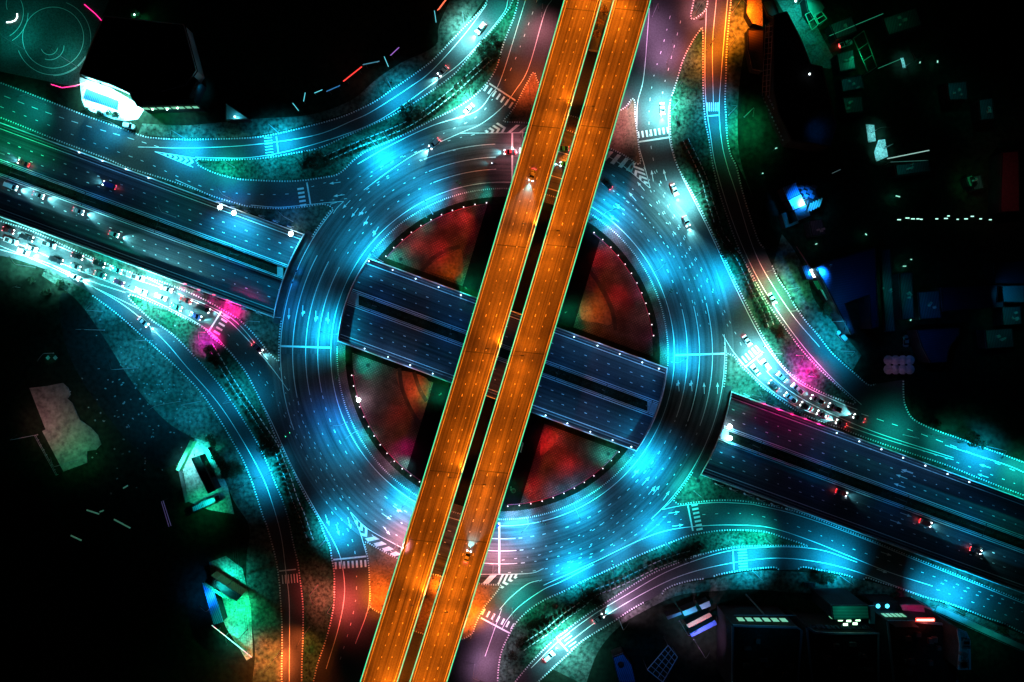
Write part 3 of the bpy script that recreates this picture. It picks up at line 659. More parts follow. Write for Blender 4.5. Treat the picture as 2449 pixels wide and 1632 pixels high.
for nm, u0, u1 in (('western', 1350, 1438), ('eastern', 1468, 1556)):
    o = thing('flyover', (0, 0, 0), 'long orange lit elevated road crossing from top to bottom, the %s of the two' % nm, 'flyover')
    flyovers.append(o)
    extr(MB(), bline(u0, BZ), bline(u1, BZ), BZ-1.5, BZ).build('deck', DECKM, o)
    for a, b in ((u0-.5, u0+2.2), (u1-2.2, u1+.5)):
        pr = extr(MB(), bline(a, BZ), bline(b, BZ), BZ-.6, BZ+.95).build('parapet', PARA, o)
        e = a-.6 if a < u0+5 else b-1.3
        extr(MB(), bline(e, BZ), bline(e+1.9, BZ), BZ+.98, BZ+1.06).build('light_strip', STRIP, pr)
    for k in ((7, 80.5) if nm == 'western' else (6.5, 82)): MB().ribbon(bline(u0+k, BZ+.015), .26).build('edge_line', PAINT, o)
    lm = MB()
    for k in (32, 57): lm.dashes(bline(u0+k, BZ+.015), .26, 1.15, 3.25, None, 1)
    lm.build('lane_marking', PAINT, o)
    for y in (20, 300, 585, 840, 1125, 1290): MB().ribbon([W(bx(u0+3, y), y, BZ+.008), W(bx(u1-3, y+8), y+8, BZ+.008)], .3).build('expansion_joint', DSTEEL, o)
    for y in (-250, 60, 330, 760, 950, 1330, 1620, 1900):
        um = (u0+u1)/2; p = W(bx(um, y), y, BZ); v = TZ if (y in (760,) ) else 0
        c = MB(); c.lathe((p.x, p.y, v), [(1.0, 0), (.9, BZ-3.6-v), (1.3, BZ-2.6-v)], 14)
        c.box((p.x, p.y, BZ-2.1), (10.5, 2.0, 1.1), R(-16.6)*-1*-1); c.build('pier', CONC, o)
# small bed between the decks at the north end
bed = MB().prism([W(bx(1440, 118), 118, 8), W(bx(1466, 122), 122, 8), W(bx(1466, -200), -200, 8), W(bx(1440, -200), -200, 8)], 6.5, 8)
tag(bed.build('planter_box', CONCD), 'dark planter slab bridging the gap between the two flyovers at the top', 'planter')

# ================================================================ PLANTS
def leaves(mb, c, r, n, size, flat=.8):
    for _ in range(n):
        while True:
            d = Vector((random.uniform(-1, 1), random.uniform(-1, 1), random.uniform(-1, 1)))
            if .2 < d.length < 1: break
        d = d.normalized()*(random.uniform(.55, 1.05))
        p = Vector(c)+Vector((d.x*r[0], d.y*r[1], d.z*r[2]))
        a = Vector((random.uniform(-1, 1), random.uniform(-1, 1), random.uniform(-.6, .6))).normalized(); b = a.orthogonal().normalized()
        b.rotate(Matrix.Rotation(random.uniform(0, 6.28), 3, a)); s = size*random.uniform(.6, 1.3)
        mb.add([p-a*s, p+b*s*.5, p+a*s, p-b*s*.5], [(0, 1, 2, 3)])
def shrub_mesh(k, rough=False):
    mb = MB()
    mb.tube((0, 0, 0), (0, 0, .7), .07, .05, 5)
    mb.lathe((0, 0, .2), [(.45, 0), (.72, .35), (.74, .8), (.5, 1.15), (.1, 1.25)], 8)
    leaves(mb, (0, 0, .85), (.85, .75, .85), 110, .18)
    return mb.mesh('shrub%d' % k)
SHM = [shrub_mesh(k) for k in range(4)]
def row(px, pitch, label, group, ksc=1.0):
    P = WL(smooth(px, 8)); Q = resample(P, .1); acc = 0; out = []; cnt = 0
    mbk = MB(); nxt = 0; hold = None
    for i in range(1, len(Q)):
        acc += (Q[i]-Q[i-1]).length
        if acc >= nxt:
            nxt += pitch
            d = (Q[min(i+8, len(Q)-1)]-Q[i-1]); a = math.atan2(d.y, d.x)
            me = random.choice(SHM)
            o = obj('shrub', me, LEAF, loc=Q[i]+Vector((0, 0, .12)))
            s = random.uniform(.85, 1.08)*ksc; o.scale = (s*random.uniform(.9, 1.15), s, s*random.uniform(.8, 1.25)); o.rotation_euler.z = a+random.choice((0, math.pi))+random.uniform(-.2, .2)
            if random.random() < .07: bpy.data.objects.remove(o)
            else: cnt += 1; tag(o, 'dark clipped shrub, %s from the %s' % (ordi(cnt), label), 'shrub', group)
            n = Vector((-math.sin(a), math.cos(a), 0))*1.15
            t = Vector((math.cos(a), math.sin(a), 0))*pitch*.33
            c = Q[i]+n+Vector((0, 0, .3)); mbk.box(c, (pitch*.66, .2, .3), a)
    tag(mbk.build('planter_kerb', PAINT), 'broken white kerb line beside the ' + label.split(', ', 1)[1], 'kerb')
PITCH = 1.98
def off(px, d):
    out = []
    for i in range(len(px)):
        a = Vector(px[max(i-1, 0)]); b = Vector(px[min(i+1, len(px)-1)]); t = (b-a).normalized()
        out.append((px[i][0]-t.y*d, px[i][1]+t.x*d))
    return out
rowB = [(779, 381), (850, 350), (916, 324), (970, 301), (1021, 269), (1085, 219), (1136, 173), (1172, 140)]
rowF = [(505, 830), (536, 882), (561, 922), (600, 979), (625, 1017), (659, 1068), (674, 1106), (689, 1144), (702, 1185), (712, 1210), (722, 1232), (734, 1268), (745, 1298)]
rowJ = [(1629, 345), (1644, 375), (1657, 402), (1672, 438), (1682, 477), (1697, 522), (1710, 563), (1731, 594), (1754, 622), (1771, 655), (1792, 701), (1815, 742), (1831, 785)]
rowO = [(1668, 1305), (1608, 1322), (1557, 1342), (1506, 1367), (1455, 1390), (1417, 1405), (1379, 1437), (1343, 1462), (1302, 1496), (1264, 1521), (1236, 1541)]
for px, nm in ((rowB, 'planted island north-west of the roundabout'), (rowF, 'planted island south-west of the roundabout'), (rowJ, 'planted island north-east of the roundabout'), (rowO, 'planted island south-east of the roundabout')):
    d = 13 if nm.find('west') > 0 and 'south' in nm else 13
    if 'north-west' in nm: two = off(px, 13)
    elif 'south-west' in nm: two = off(px, 13)
    elif 'north-east' in nm: two = off(px, -13)
    else: two = off(px, -14)
    end = 'left end' if 'north-west' in nm else 'right end' if 'south-east' in nm else 'top end'
    row(px, PITCH, end+', first row of the '+nm.replace(' of the roundabout', ''), 'shrubs in the first row on the ' + nm)
    row(two, PITCH, end+', second row of the '+nm.replace(' of the roundabout', ''), 'shrubs in the second row on the ' + nm)
TREEM = {}
def tree(px, py, r, h, label, group=None, leaf=LEAF, n=420, name='tree', z=0.1):
    key = (round(r*2), leaf.name)
    o = thing(name, W(px, py, z), label, 'tree', group)
    if key not in TREEM or random.random() < .3:
        tr = MB(); tr.tube((0, 0, 0), (.1, 0, h*.55), .05*r+.12, .03*r+.07, 7)
        cr = MB()
        for k in range(7):
            a = k*2.4+random.uniform(-.4, .4); q = random.uniform(.35, .72)*r if k else 0
            c = (q*math.cos(a), q*math.sin(a), h*random.uniform(.6, .88))
            tr.tube((.1, 0, h*random.uniform(.35, .5)), c, .03*r+.05, .02, 5)
            rr = r*random.uniform(.36, .55)
            leaves(cr, c, (rr, rr, rr*.8), int(n/6), .16+.05*r)
        TREEM[key] = (tr.mesh('trunk'), cr.mesh('crown'))
    a, b = TREEM[key]
    obj('trunk', a, BARK, o); obj('crown', b, leaf, o)
    o.rotation_euler.z = random.uniform(0, 6.28)
    return o
def clump(pts, where):
    for k, (x, y, r, h) in enumerate(sorted(pts)):
        tree(x, y, r, h, 'dark tree, %s from left, %s' % (ordi(k+1), where), 'trees ' + where)
clump([(965, 275, 2.6, 5), (985, 262, 2.8, 5), (1003, 277, 3, 5.5), (980, 287, 2.2, 4.5)], 'midway along the north-west planted island')
clump([(1152, 128, 2.2, 4), (1165, 112, 2.4, 4.5), (1180, 100, 2.2, 4), (1190, 118, 2.2, 4.5), (1170, 135, 2, 4), (1185, 142, 1.8, 3.5)], 'at the top end of the north-west planted island')
clump([(745, 385, 2.8, 4.5), (765, 375, 2.4, 4), (758, 398, 2.6, 4.5), (790, 392, 2.2, 4), (735, 402, 2.2, 3.5)], 'at the left end of the north-west planted island')
clump([(508, 835, 2.2, 4), (522, 850, 2.4, 4.5), (512, 858, 1.8, 3.5), (530, 868, 2, 4)], 'at the top end of the south-west planted island')
clump([(637, 1045, 2.4, 4.5), (650, 1058, 2.6, 5), (632, 1068, 2, 4), (660, 1075, 2.2, 4.5), (645, 1082, 1.8, 3.5)], 'midway along the south-west planted island')
clump([(1708, 545, 2.2, 4), (1722, 566, 2.4, 4.5), (1735, 590, 2.4, 4.5), (1728, 608, 2, 4), (1745, 600, 1.8, 3.5)], 'midway along the north-east planted island')
clump([(1845, 788, 1.8, 3.5), (1856, 800, 1.8, 3.5), (1862, 786, 1.5, 3)], 'at the lower end of the north-east planted island')
clump([(1405, 1410, 2.4, 4.5), (1420, 1420, 3, 5.5), (1430, 1435, 2.2, 4.5), (1395, 1425, 2, 4)], 'midway along the south-east planted island')
clump([(1300, 1475, 2, 4), (1282, 1483, 2.2, 4), (1245, 1530, 2.2, 4), (1225, 1560, 2, 4), (1270, 1490, 1.8, 3.5)], 'at the lower left end of the south-east planted island')
clump([(1665, 1302, 1.8, 3.5), (1655, 1312, 1.7, 3.2), (1640, 1328, 1.8, 3.5), (1625, 1332, 1.7, 3.2)], 'at the right end of the south-east planted island')
clump([(555, 1115, 2.4, 4.5), (568, 1128, 2.4, 4.5), (580, 1120, 2, 4), (545, 1130, 2, 4)], 'on the grass left of the south-west slip road')
clump([(515, 1060, 1.6, 3), (522, 1085, 1.8, 3.2), (532, 1105, 1.7, 3), (508, 1045, 1.5, 3), (500, 1112, 2.2, 4), (512, 1128, 2.2, 4)], 'beside the lit yard in the lower left')
clump([(1970, 735, 2.2, 4.5), (1980, 742, 1.8, 4), (1968, 748, 1.7, 3.5)], 'in front of the row of lit shops on the right')
clump([(2320, 1055, 2.4, 4.5), (2335, 1062, 2.2, 4), (2312, 1040, 1.8, 3.5), (2228, 1012, 1.8, 3.5)], 'on the verge at the right edge')
clump([(1968, 1372, 2.6, 4.5), (1982, 1376, 1.8, 3.5), (1955, 1370, 1.7, 3)], 'on the verge above the tall lower right buildings')
clump([(2285, 1462, 1.8, 3.5), (2385, 1500, 2.6, 4.5), (2330, 1495, 1.6, 3.2), (2130, 1420, 2.2, 4)], 'behind the railing in the lower right corner')
clump([(246, 278, 1.5, 3), (270, 275, 1.4, 3), (285, 280, 1.6, 3.2), (214, 270, 1.4, 3)], 'along the kerb below the white lit forecourt')
clump([(560, 280, 1.6, 3.5), (575, 290, 1.5, 3), (553, 292, 1.2, 3)], 'around the triangular kiosk at the upper left')
clump([(120, 700, 1.8, 3.5), (152, 678, 2, 4), (85, 672, 1.7, 3.2)], 'below the bright road at the left edge')
for k, (x, y, t) in enumerate([(1445, 32, 'nearest the top'), (1433, 59, 'in the middle'), (1426, 86, 'nearest the roundabout')]):
    o = tree(0, 0, 1.6, 2.6, 'round pale topped bush on the slab between the flyovers, ' + t, 'bushes between the flyovers', mat('dry_leaf', (.22, .16, .08), (.1, .07, .03), 3, .9), 500, 'round_bush')
    o.location = W(x, y, 8)

# ================================================================ STREET LAMPS
LC = {'cyan': (.006, .50, .92), 'teal': (.008, .75, .62), 'white': (.22, .95, 1.0), 'orange': (1.0, .195, .006), 'amber': (1.0, .16, .03), 'pink': (1.0, .30, .36), 'magenta': (1.0, .005, .30), 'red': (1.0, .09, .07), 'green': (.01, 1.0, .42), 'purple': (.50, .24, .46), 'blue': (.004, .24, .9), 'garden': (1.0, .02, .03)}
EMI = {k: emis('lamp_' + k, tuple(min(1, c*.6+.4) for c in v), 6) for k, v in LC.items()}
LAMPM = {}
def spot(name, parent, loc, target, col, power, size=125, blend=1, rad=.25):
    l = bpy.data.lights.new(name, 'SPOT'); l.energy = power; l.color = LC[col]; l.spot_size = R(size); l.spot_blend = blend; l.shadow_soft_size = rad
    o = bpy.data.objects.new(name, l); COL.objects.link(o); o.location = loc
    o.rotation_euler = (Vector(target)-Vector(loc)).to_track_quat('-Z', 'Y').to_euler()
    if parent: o.parent = parent
    return o
def point(name, parent, loc, col, power, rad=.15):
    l = bpy.data.lights.new(name, 'POINT'); l.energy = power; l.color = LC[col] if isinstance(col, str) else col; l.shadow_soft_size = rad
    o = bpy.data.objects.new(name, l); COL.objects.link(o); o.location = loc
    if parent: o.parent = parent
    return o
PW = 11500
def lamp(base, pool, where, col='cyan', k=1.0, h=11.0, size=126, z=0.15, arm=2.6):
    b = W(*base, z); p = W(*pool, 0.03); d = (p-b); d.z = 0
    if d.length < .5: d = Vector((1, 0, 0))
    dn = d.normalized()
    o = thing('street_lamp', b, 'slim street lamp ' + where, 'street lamp', 'street lamps', math.atan2(dn.y, dn.x))
    key = (h, arm)
    if key not in LAMPM:
        a = MB().lathe((0, 0, 0), [(.24, 0), (.24, .3), (.13, .35), (.07, h-.8)], 8)
        m = MB(); q = [(0, 0, h-.8), (.25, 0, h-.3), (arm*.5, 0, h), (arm, 0, h+.1)]
        for i in range(3): m.tube(q[i], q[i+1], .055, .05)
        hd = MB().box((arm+.45, 0, h+.1), (1.1, .36, .14)).box((arm+.45, 0, h+.2), (.7, .26, .1))
        ln = MB().box((arm+.5, 0, h+.01), (.8, .26, .04))
        LAMPM[key] = [x.mesh('m') for x in (a, m, hd, ln)]
    a, m, hd, ln = LAMPM[key]
    obj('pole', a, STEEL, o); obj('arm', m, STEEL, o); hh = obj('lamp_head', hd, DSTEEL, o)
    me = ln.copy(); me.materials.clear(); obj('lens', me, EMI[col], hh)
    spot('light', o, (arm+.5, 0, h-.08), (max(arm*.5, d.length), 0, 0), col, PW*k*(h/11)**2, size)
    return o

for a in [
 ((1110,58),(1128,82),'beside the bright upper bend of the north-west slip road','white',1.5),
 ((1128,233),(1112,255),'on the north-west island beside its zebra crossing','white',1.7),
 ((936,211),(958,236),'on the outer verge midway along the north-west slip road','cyan',1.0),
 ((899,350),(925,372),'on the north-west island above the roundabout entry','cyan',1.9),
 ((926,333),(850,415),'on the north-west island at the widest turn of the entry','cyan',.9),
 ((665,317),(668,346),'on the outer verge at the lower end of the north-west slip road','cyan',1.4),
 ((441,331),(446,360),'by the kerb above the small chevron gore at the upper left','cyan',1.5),
 ((1035,512),(1004,462),'on the upper left edge of the central garden','cyan',1.5),
 ((916,627),(868,580),'at the upper left garden corner next to the sunken highway','cyan',1.5),
 ((806,800),(772,790),'on the inner edge of the roundabout near its left stop line','cyan',1.6),
 ((670,760),(700,735),'on the outer roundabout edge beside its left turn arrows','blue',.14),
 ((830,1010),(800,1010),'on the lower left inner edge of the roundabout','blue',.5),
 ((855,1030),(822,1060),'on the inner edge of the roundabout lower left','cyan',.9),
 ((985,1180),(960,1215),'on the inner edge of the roundabout left of the flyover foot','cyan',1.7),
 ((782,1288),(815,1262),'on the white lit kerb of the south-west island tip','cyan',1.8),
 ((652,1128),(626,1132),'on the south-west island beside the slip road','cyan',1.4),
 ((560,960),(590,940),'on the south-west verge above the lit yard','cyan',.45),
 ((1527,1098),(1548,1112),'on the inner edge of the roundabout lower right','cyan',1.7),
 ((1372,1205),(1380,1222),'on the bottom inner edge of the roundabout','cyan',1.3),
 ((1262,1240),(1232,1268),'on the inner edge of the roundabout right of the flyover foot','cyan',1.6),
 ((1385,1392),(1372,1358),'on the south-east island in the white lit patch','cyan',1.9),
 ((1592,1298),(1570,1262),'on the south-east island next to the exit stop line','cyan',1.8),
 ((1318,1510),(1345,1540),'beside the very bright lower end of the south-east slip road','white',2.3),
 ((1800,1366),(1780,1335),'on the verge below the striped crossing of the south-east slip road','cyan',1.6),
 ((2010,1378),(1992,1340),'on the verge where the two lower right roads join','cyan',1.7),
 ((2262,1444),(2285,1420),'on the lower right verge left of the railing','cyan',1.7),
 ((2180,1428),(2240,1408),'on the lower right verge halfway to the right edge','cyan',.9),
 ((2360,1068),(2338,1092),'on the right verge beside the bright end of the eastern road','cyan',1.7),
 ((2449,1105),(2440,1135),'at the very right edge beside the eastern road','teal',.8),
 ((2160,1040),(2140,1030),'at the driveway mouth on the right hand verge','teal',.35),
 ((1606,866),(1640,846),'on the inner edge of the roundabout near its right stop line','cyan',1.3),
 ((1846,845),(1805,862),'beside the queue of cars on the right, at its zebra crossing','white',2.2),
 ((1880,895),(1850,905),'on the island right of the queueing cars','cyan',.9),
 ((1755,660),(1715,672),'on the north-east island halfway down its left kerb','cyan',1.8),
 ((1664,470),(1622,485),'on the north-east island in its brightest green patch','white',1.6),
 ((1609,262),(1580,258),'on the north-east island beside the brightest white pool','white',2.0),
 ((1742,276),(1705,280),'right of the narrow zebra crossing on the north-east slip road','cyan',.7),
 ((1440,520),(1468,512),'on the upper right inner edge of the roundabout','cyan',1.5),
 ((1562,652),(1585,628),'on the right inner edge of the roundabout','cyan',1.4),
 ((1887,692),(1857,712),'beside the green lit stretch of the north-east slip road','green',1.0),
 ((2012,840),(1990,860),'on the kerb of the right hand verge beside the slip road','cyan',.35),
 ((85,640),(60,600),'below the white lit cars at the left edge','white',2.0),
 ((170,668),(130,640),'on the green verge below the queue of cars, left edge','white',1.6),
 ((332,702),(352,688),'on the tip of the south-west island beside the overexposed cars','white',2.6),
 ((398,738),(420,745),'on the south-west island beside the green car','white',.9),
 ((300,660),(240,640),'on the strip between the queueing cars and the sunken highway','teal',.8),
 ((245,745),(280,715),'on the verge left of the south-west slip road','cyan',.45),
 ((360,815),(395,800),'on the verge left of the south-west slip road, further down','cyan',.35),
 ((480,960),(520,975),'on the south-west verge facing the slip road bend','cyan',.15,16),
 ((1225,1455),(1240,1430),'at the kerb bend of the south-east island near the flyover','teal',.5),
 ((1500,1345),(1470,1330),'on the south-east island halfway along its top kerb','cyan',.8),
 ((1480,1480),(1520,1420),'on the south-east verge beside the purple tinted bend','purple',.8),
 ((300,312),(250,300),'beside the parked car at the upper left','cyan',.5),
 ((110,250),(60,268),'on the verge at the left end of the upper left road','teal',.3),
 ((10,370),(10,330),'on the strip by the sunken highway at the left edge','green',.45),
 ((560,480),(540,450),'on the strip between the west exit road and the sunken highway','blue',.35),
 ((1740,120),(1715,90),'beside the orange lit top of the north-east slip road','orange',.9),
 ((1752,30),(1765,50),'beside the orange lit yard at the top','orange',1.1),
 ((1659,40),(1690,20),'on the small pale island at the top edge','pink',.4),
 ((1690,120),(1665,160),'on the upper part of the north-east island','amber',.55),
 ((1595,150),(1590,120),'on the right kerb of the northern road','purple',.55),
 ((1560,40),(1560,60),'on the left edge of the northern road near the top','purple',.35),
 ((1295,40),(1290,90),'between the upper left road and the flyover','pink',.35),
 ((1265,225),(1262,190),'on the island under the north end of the flyover, left side','amber',.4),
 ((1500,262),(1492,280),'on the island under the north end of the flyover, right side','pink',.35),
 ((1250,330),(1235,370),'by the chevrons left of the flyover at the top','pink',.22),
 ((1365,350),(1365,400),'between the two flyovers over the top of the roundabout','orange',1.6,5),
 ((888,1445),(915,1420),'on the island corner under the south end of the flyover','orange',.75),
 ((950,1300),(975,1285),'by the chevrons left of the flyover at the bottom','pink',.8),
 ((1055,1380),(1050,1400),'between the two flyovers over the bottom of the roundabout','orange',1.6,5),
 ((1180,1350),(1195,1330),'by the chevrons right of the flyover at the bottom','pink',.5),
 ((1130,1500),(1118,1450),'on the pale corner right of the flyover at the bottom','orange',1.3),
 ((740,1500),(700,1580),'on the lower part of the south-west island','amber',.6),
 ((760,1400),(770,1420),'on the reddish lit part of the south-west island','red',.5),
 ((800,1440),(840,1450),'on the right kerb of the south-west island, lower down','red',.65),
 ((670,1560),(640,1590),'on the verge at the bottom edge left of the slip road','amber',1.8),
 ((1135,1590),(1170,1600),'at the bottom edge right of the flyover','purple',.45),
 ((1180,1470),(1190,1520),'beside the lower zebra crossing right of the flyover','purple',.5),
 ((545,752),(556,742),'on the magenta lit strip above the left zebra crossing','magenta',1.9,6),
 ((490,795),(494,814),'on the magenta lit tip of grass below the left zebra crossing','magenta',3.0,6),
 ((1935,900),(1928,895),'among the round holes of the magenta lit triangle on the right','magenta',3.0,7),
 ((1905,850),(1900,860),'on the magenta lit triangle, nearer the roundabout','magenta',1.2,7),
 ((1835,650),(1828,690),'on the pavement above the green lit stretch of slip road','red',.4),
 ((1890,745),(1870,775),'on the slip road kerb below the green lit stretch','red',.3),
 ((1960,640),(1925,680),'on the dark blue pavement in front of the lit shop sign','blue',.9),
 ((1990,770),(1985,790),'on the pavement at the lower end of the lit shops','cyan',.7),
 ((1780,280),(1775,310),'on the green verge east of the slip road','green',.5),
 ((1910,10),(1900,60),'in the green lit lane at the top right','teal',.3),
 ((1800,945),(1775,905),'on the teal triangular island right of the roundabout','teal',.7),
 ((1660,1175),(1655,1172),'on the teal island below the sunken highway, right of the roundabout','teal',.55),
 ((1830,1290),(1790,1290),'on the teal tip of the south-east island','teal',.8),
 ((2230,1040),(2270,1060),'on the right verge above the eastern road','teal',.35),
 ((620,770),(610,775),'on the dark island left of the roundabout','cyan',.12),
 ((700,530),(690,520),'on the dark island above the sunken highway','blue',.1),
 ((560,400),(540,405),'on the lower left part of the north-west island','teal',.55),
 ((1220,20),(1210,40),'on the narrow top of the north-west island','teal',.5),
 ((420,520),(400,470),'on the upper strip of the sunken highway, left','teal',.12),
]:
    if len(a) == 5: lamp(*a)
    else: lamp(*a[:5], h=a[5], size=112)

# flyover lamps: twin rows on the median side of each deck
DL = 9.0
for k, hy in enumerate((-28, 257, 545, 834, 1132, 1427, 1700)):
    for nm, dx, u, sg in (('western', 0, 1437, -1), ('eastern', 0, 1469, 1)):
        y = hy + (0 if sg < 0 else 16)
        b = W(bx(u, y), y, BZ+.9); hx = bx(u+sg*20, y)
        hd = W(hx, y, BZ+DL); arm = abs(hd.x-b.x)+.8
        o = thing('flyover_lamp', b, 'lamp on the inner parapet of the %s flyover, %s' % (nm, ('at the top edge', 'above the upper chevrons', 'where the flyover passes the upper garden', 'above the sunken highway', 'where the flyover passes the lower garden', 'above the lower zebra crossings', 'beyond the bottom edge')[k]), 'street lamp', 'flyover lamps', 0 if sg > 0 else math.pi)
        MB().lathe((0, 0, 0), [(.15, 0), (.07, DL-.9)], 6).build('pole', DSTEEL, o)
        MB().tube((0, 0, DL-.95), (arm, 0, DL-.6), .05).build('arm', DSTEEL, o)
        hm = MB().box((arm+.4, 0, DL-.5), (1.2, .45, .16), taper=.6).build('lamp_head', DSTEEL, o)
        MB().box((arm+.4, 0, DL-.62), (.8, .3, .05)).build('lens', EMI['orange'], hm)
        pos = (arm+.4, 0, DL-.7)
        ax = Vector((W(bx(u, y-100), y-100).x-W(bx(u, y), y).x, 16, 0)).normalized()
        if sg < 0: ax = Vector((-ax.x, -ax.y, 0))
        kk = (1.45, .95, 1.15, .9, 1.1, 1.35, 1.3)[k]
        for s in (-1, 1):
            tg = Vector(pos)+ax*s*17+Vector((1.5, 0, -8.5))
            spot('light', o, pos, tg, 'orange', 4900*kk, 120, 1, .5)
            spot('light', o, pos, Vector(pos)+ax*s*21+Vector((1.5, 0, -8.5)), 'orange', 14000, 54, 1, .5)
        spot('light', o, pos, (pos[0]+1, 0, 0), 'orange', 1700*kk, 140, 1, .5)
        if sg < 0:
            for s in (-1, 1): spot('gap_fill_light', o, (-.9, 0, 1.2), (-1.8, s*22, -9), 'orange', 5200, 100, 1, .3)  # fill spots added to light the ground between the decks

# small wall lamps along the sunken highway
WLAMP = emis('wall_lamp', (.6, .85, 1.0), 2)
def wall_lamp(px, py, z, where, col=(.10, .45, 1.0), pw=260, side=1):
    o = thing('wall_lamp', W(px, py, z), 'oval wall lamp %s' % where, 'wall lamp', 'small lamps along the sunken highway')
    MB().box((0, 0, -.25), (.12, .12, .5)).build('bracket', DSTEEL, o)
    MB().lathe((0, 0, 0), [(.12, -.05), (.26, 0), (.22, .12), (.1, .2)], 10).build('lamp_globe', WLAMP, o)
    point('light', o, (0, side*-.6, -.2), col, pw*.42)
for k, (x, y) in enumerate([(189, 365), (245, 385), (301, 405), (355, 426)]): wall_lamp(x, y, 1.3, 'on the upper highway wall at the left, %s from the left edge' % 'first second third fourth'.split()[k], pw=420, side=1)
for k, (x, y) in enumerate([(882, 625), (939, 646), (994, 667), (1049, 687), (1102, 706)]): wall_lamp(x, y, 1.3, 'on the upper wall inside the roundabout, left of the flyovers, %s' % 'first second third fourth fifth'.split()[k], pw=520)
for k, (x, y) in enumerate([(1373, 806), (1429, 827), (1482, 847), (1536, 867), (1576, 882)]): wall_lamp(x, y, 1.3, 'on the upper wall inside the roundabout, right of the flyovers, %s' % 'first second third fourth fifth'.split()[k], pw=700)
for k, (x, y) in enumerate([(872, 834), (928, 854), (981, 874), (1035, 894)]): wall_lamp(x, y, 1.3, 'on the lower wall inside the roundabout, left of the flyovers, %s' % 'first second third fourth'.split()[k], pw=600, side=-1)
for k, (x, y) in enumerate([(1305, 994), (1357, 1013), (1412, 1033), (1465, 1053), (1510, 1069)]): wall_lamp(x, y, 1.3, 'on the lower wall inside the roundabout, right of the flyovers, %s' % 'first second third fourth fifth'.split()[k], pw=700, side=-1)
for k, (x, y) in enumerate([(2001, 1036), (2055, 1056), (2108, 1075), (2160, 1095), (2213, 1114), (2266, 1134), (2318, 1153)]): wall_lamp(x, y, 1.3, 'on the upper highway wall at the right, %s from the roundabout' % 'first second third fourth fifth sixth seventh'.split()[k], pw=420)
# tall lamps added on the sunken median as blue fill
for k, (x, v, c, p) in enumerate([(60, 402, 'blue', 1.0), (230, 402, 'blue', .9), (400, 402, 'blue', .9), (570, 402, 'blue', 1.1), (720, 402, 'blue', .5), (900, 402, 'blue', 1.1), (1080, 402, 'blue', 1.1), (1330, 402, 'blue', .8), (1440, 402, 'blue', .9), (1545, 402, 'blue', 1.1), (1800, 402, 'blue', .8), (1960, 402, 'blue', .9), (2140, 402, 'blue', .8), (2320, 402, 'blue', .8)]):
    y = vline(v, x)
    o = thing('median_fill_lamp', W(x, y, TZ+.25), 'added double armed fill lamp on the sunken median, %s' % ('at the left edge', 'left of the white pickup truck', 'level with the yellow green car', 'just before the roundabout from the left', 'close under the left deck', 'at the left end of the garden stretch', 'left of the flyovers', 'right of the flyovers', 'in the middle of the right garden stretch', 'at the right end of the garden stretch', 'just after the roundabout on the right', 'level with the queue end at the right', 'level with the driveway on the right', 'near the right edge')[k], 'street lamp', 'added median fill lamps', R(70))
    H_m = 8
    MB().lathe((0, 0, 0), [(.16, 0), (.07, H_m)], 6).build('pole', DSTEEL, o)
    MB().tube((-2, 0, H_m), (2, 0, H_m), .05).build('arm', DSTEEL, o)
    for s in (-1, 1):
        h = MB().box((s*2.3, 0, H_m), (.9, .3, .12)).build('lamp_head', DSTEEL, o)
        spot('light', o, (s*2.3, 0, H_m-.15), (s*6, 0, 0), c, 260*p, 150)
# bright flood lamps with starbursts
for k, (x, y) in enumerate([(527, 497), (560, 510), (696, 560), (1745, 1020), (1745, 1048)]):
    up = k < 3
    o = thing('flood_lamp', W(x, y, 2.5 if up else TZ), 'glaring flood lamp ' + ('on the upper highway wall, left one of a close pair', 'on the upper highway wall, right one of a close pair', 'where the upper wall meets the roundabout on the left', 'on the upper median barrier just right of the roundabout', 'on the lower median barrier just right of the roundabout')[k], 'flood lamp')
    if not up: o.location = W(x, y, TZ+2.2)
    MB().tube((0, 0, -2.4), (0, 0, 0), .07).build('post', DSTEEL, o)
    h = MB().box((0, 0, .1), (.7, .5, .25)).build('lamp_head', DSTEEL, o)
    MB().lathe((0, 0, .2), [(.75, 0), (.85, .15), (.5, .5), (.05, .6)], 12).build('lens', emis('flood', (.75, 1, 1), 14 if up else 1.2), h)
    spot('light', o, (0, -.7, -.1), (0, -12, -8), 'cyan', 9000 if up else 2200, 150)
o = thing('flood_lamp', W(858, 957, 4), 'glaring greenish white flood lamp on the lower left curve of the garden railing', 'flood lamp')
MB().tube((0, 0, -3.8), (0, 0, 0), .07).build('post', DSTEEL, o)
h = MB().box((0, 0, .1), (.7, .5, .25)).build('lamp_head', DSTEEL, o)
MB().lathe((0, 0, .2), [(.7, 0), (.75, .15), (.45, .5), (.05, .6)], 12).build('lens', emis('flood', (.75, 1, 1), 14), h)
point('light', o, (0, 0, -.4), 'purple', 500)

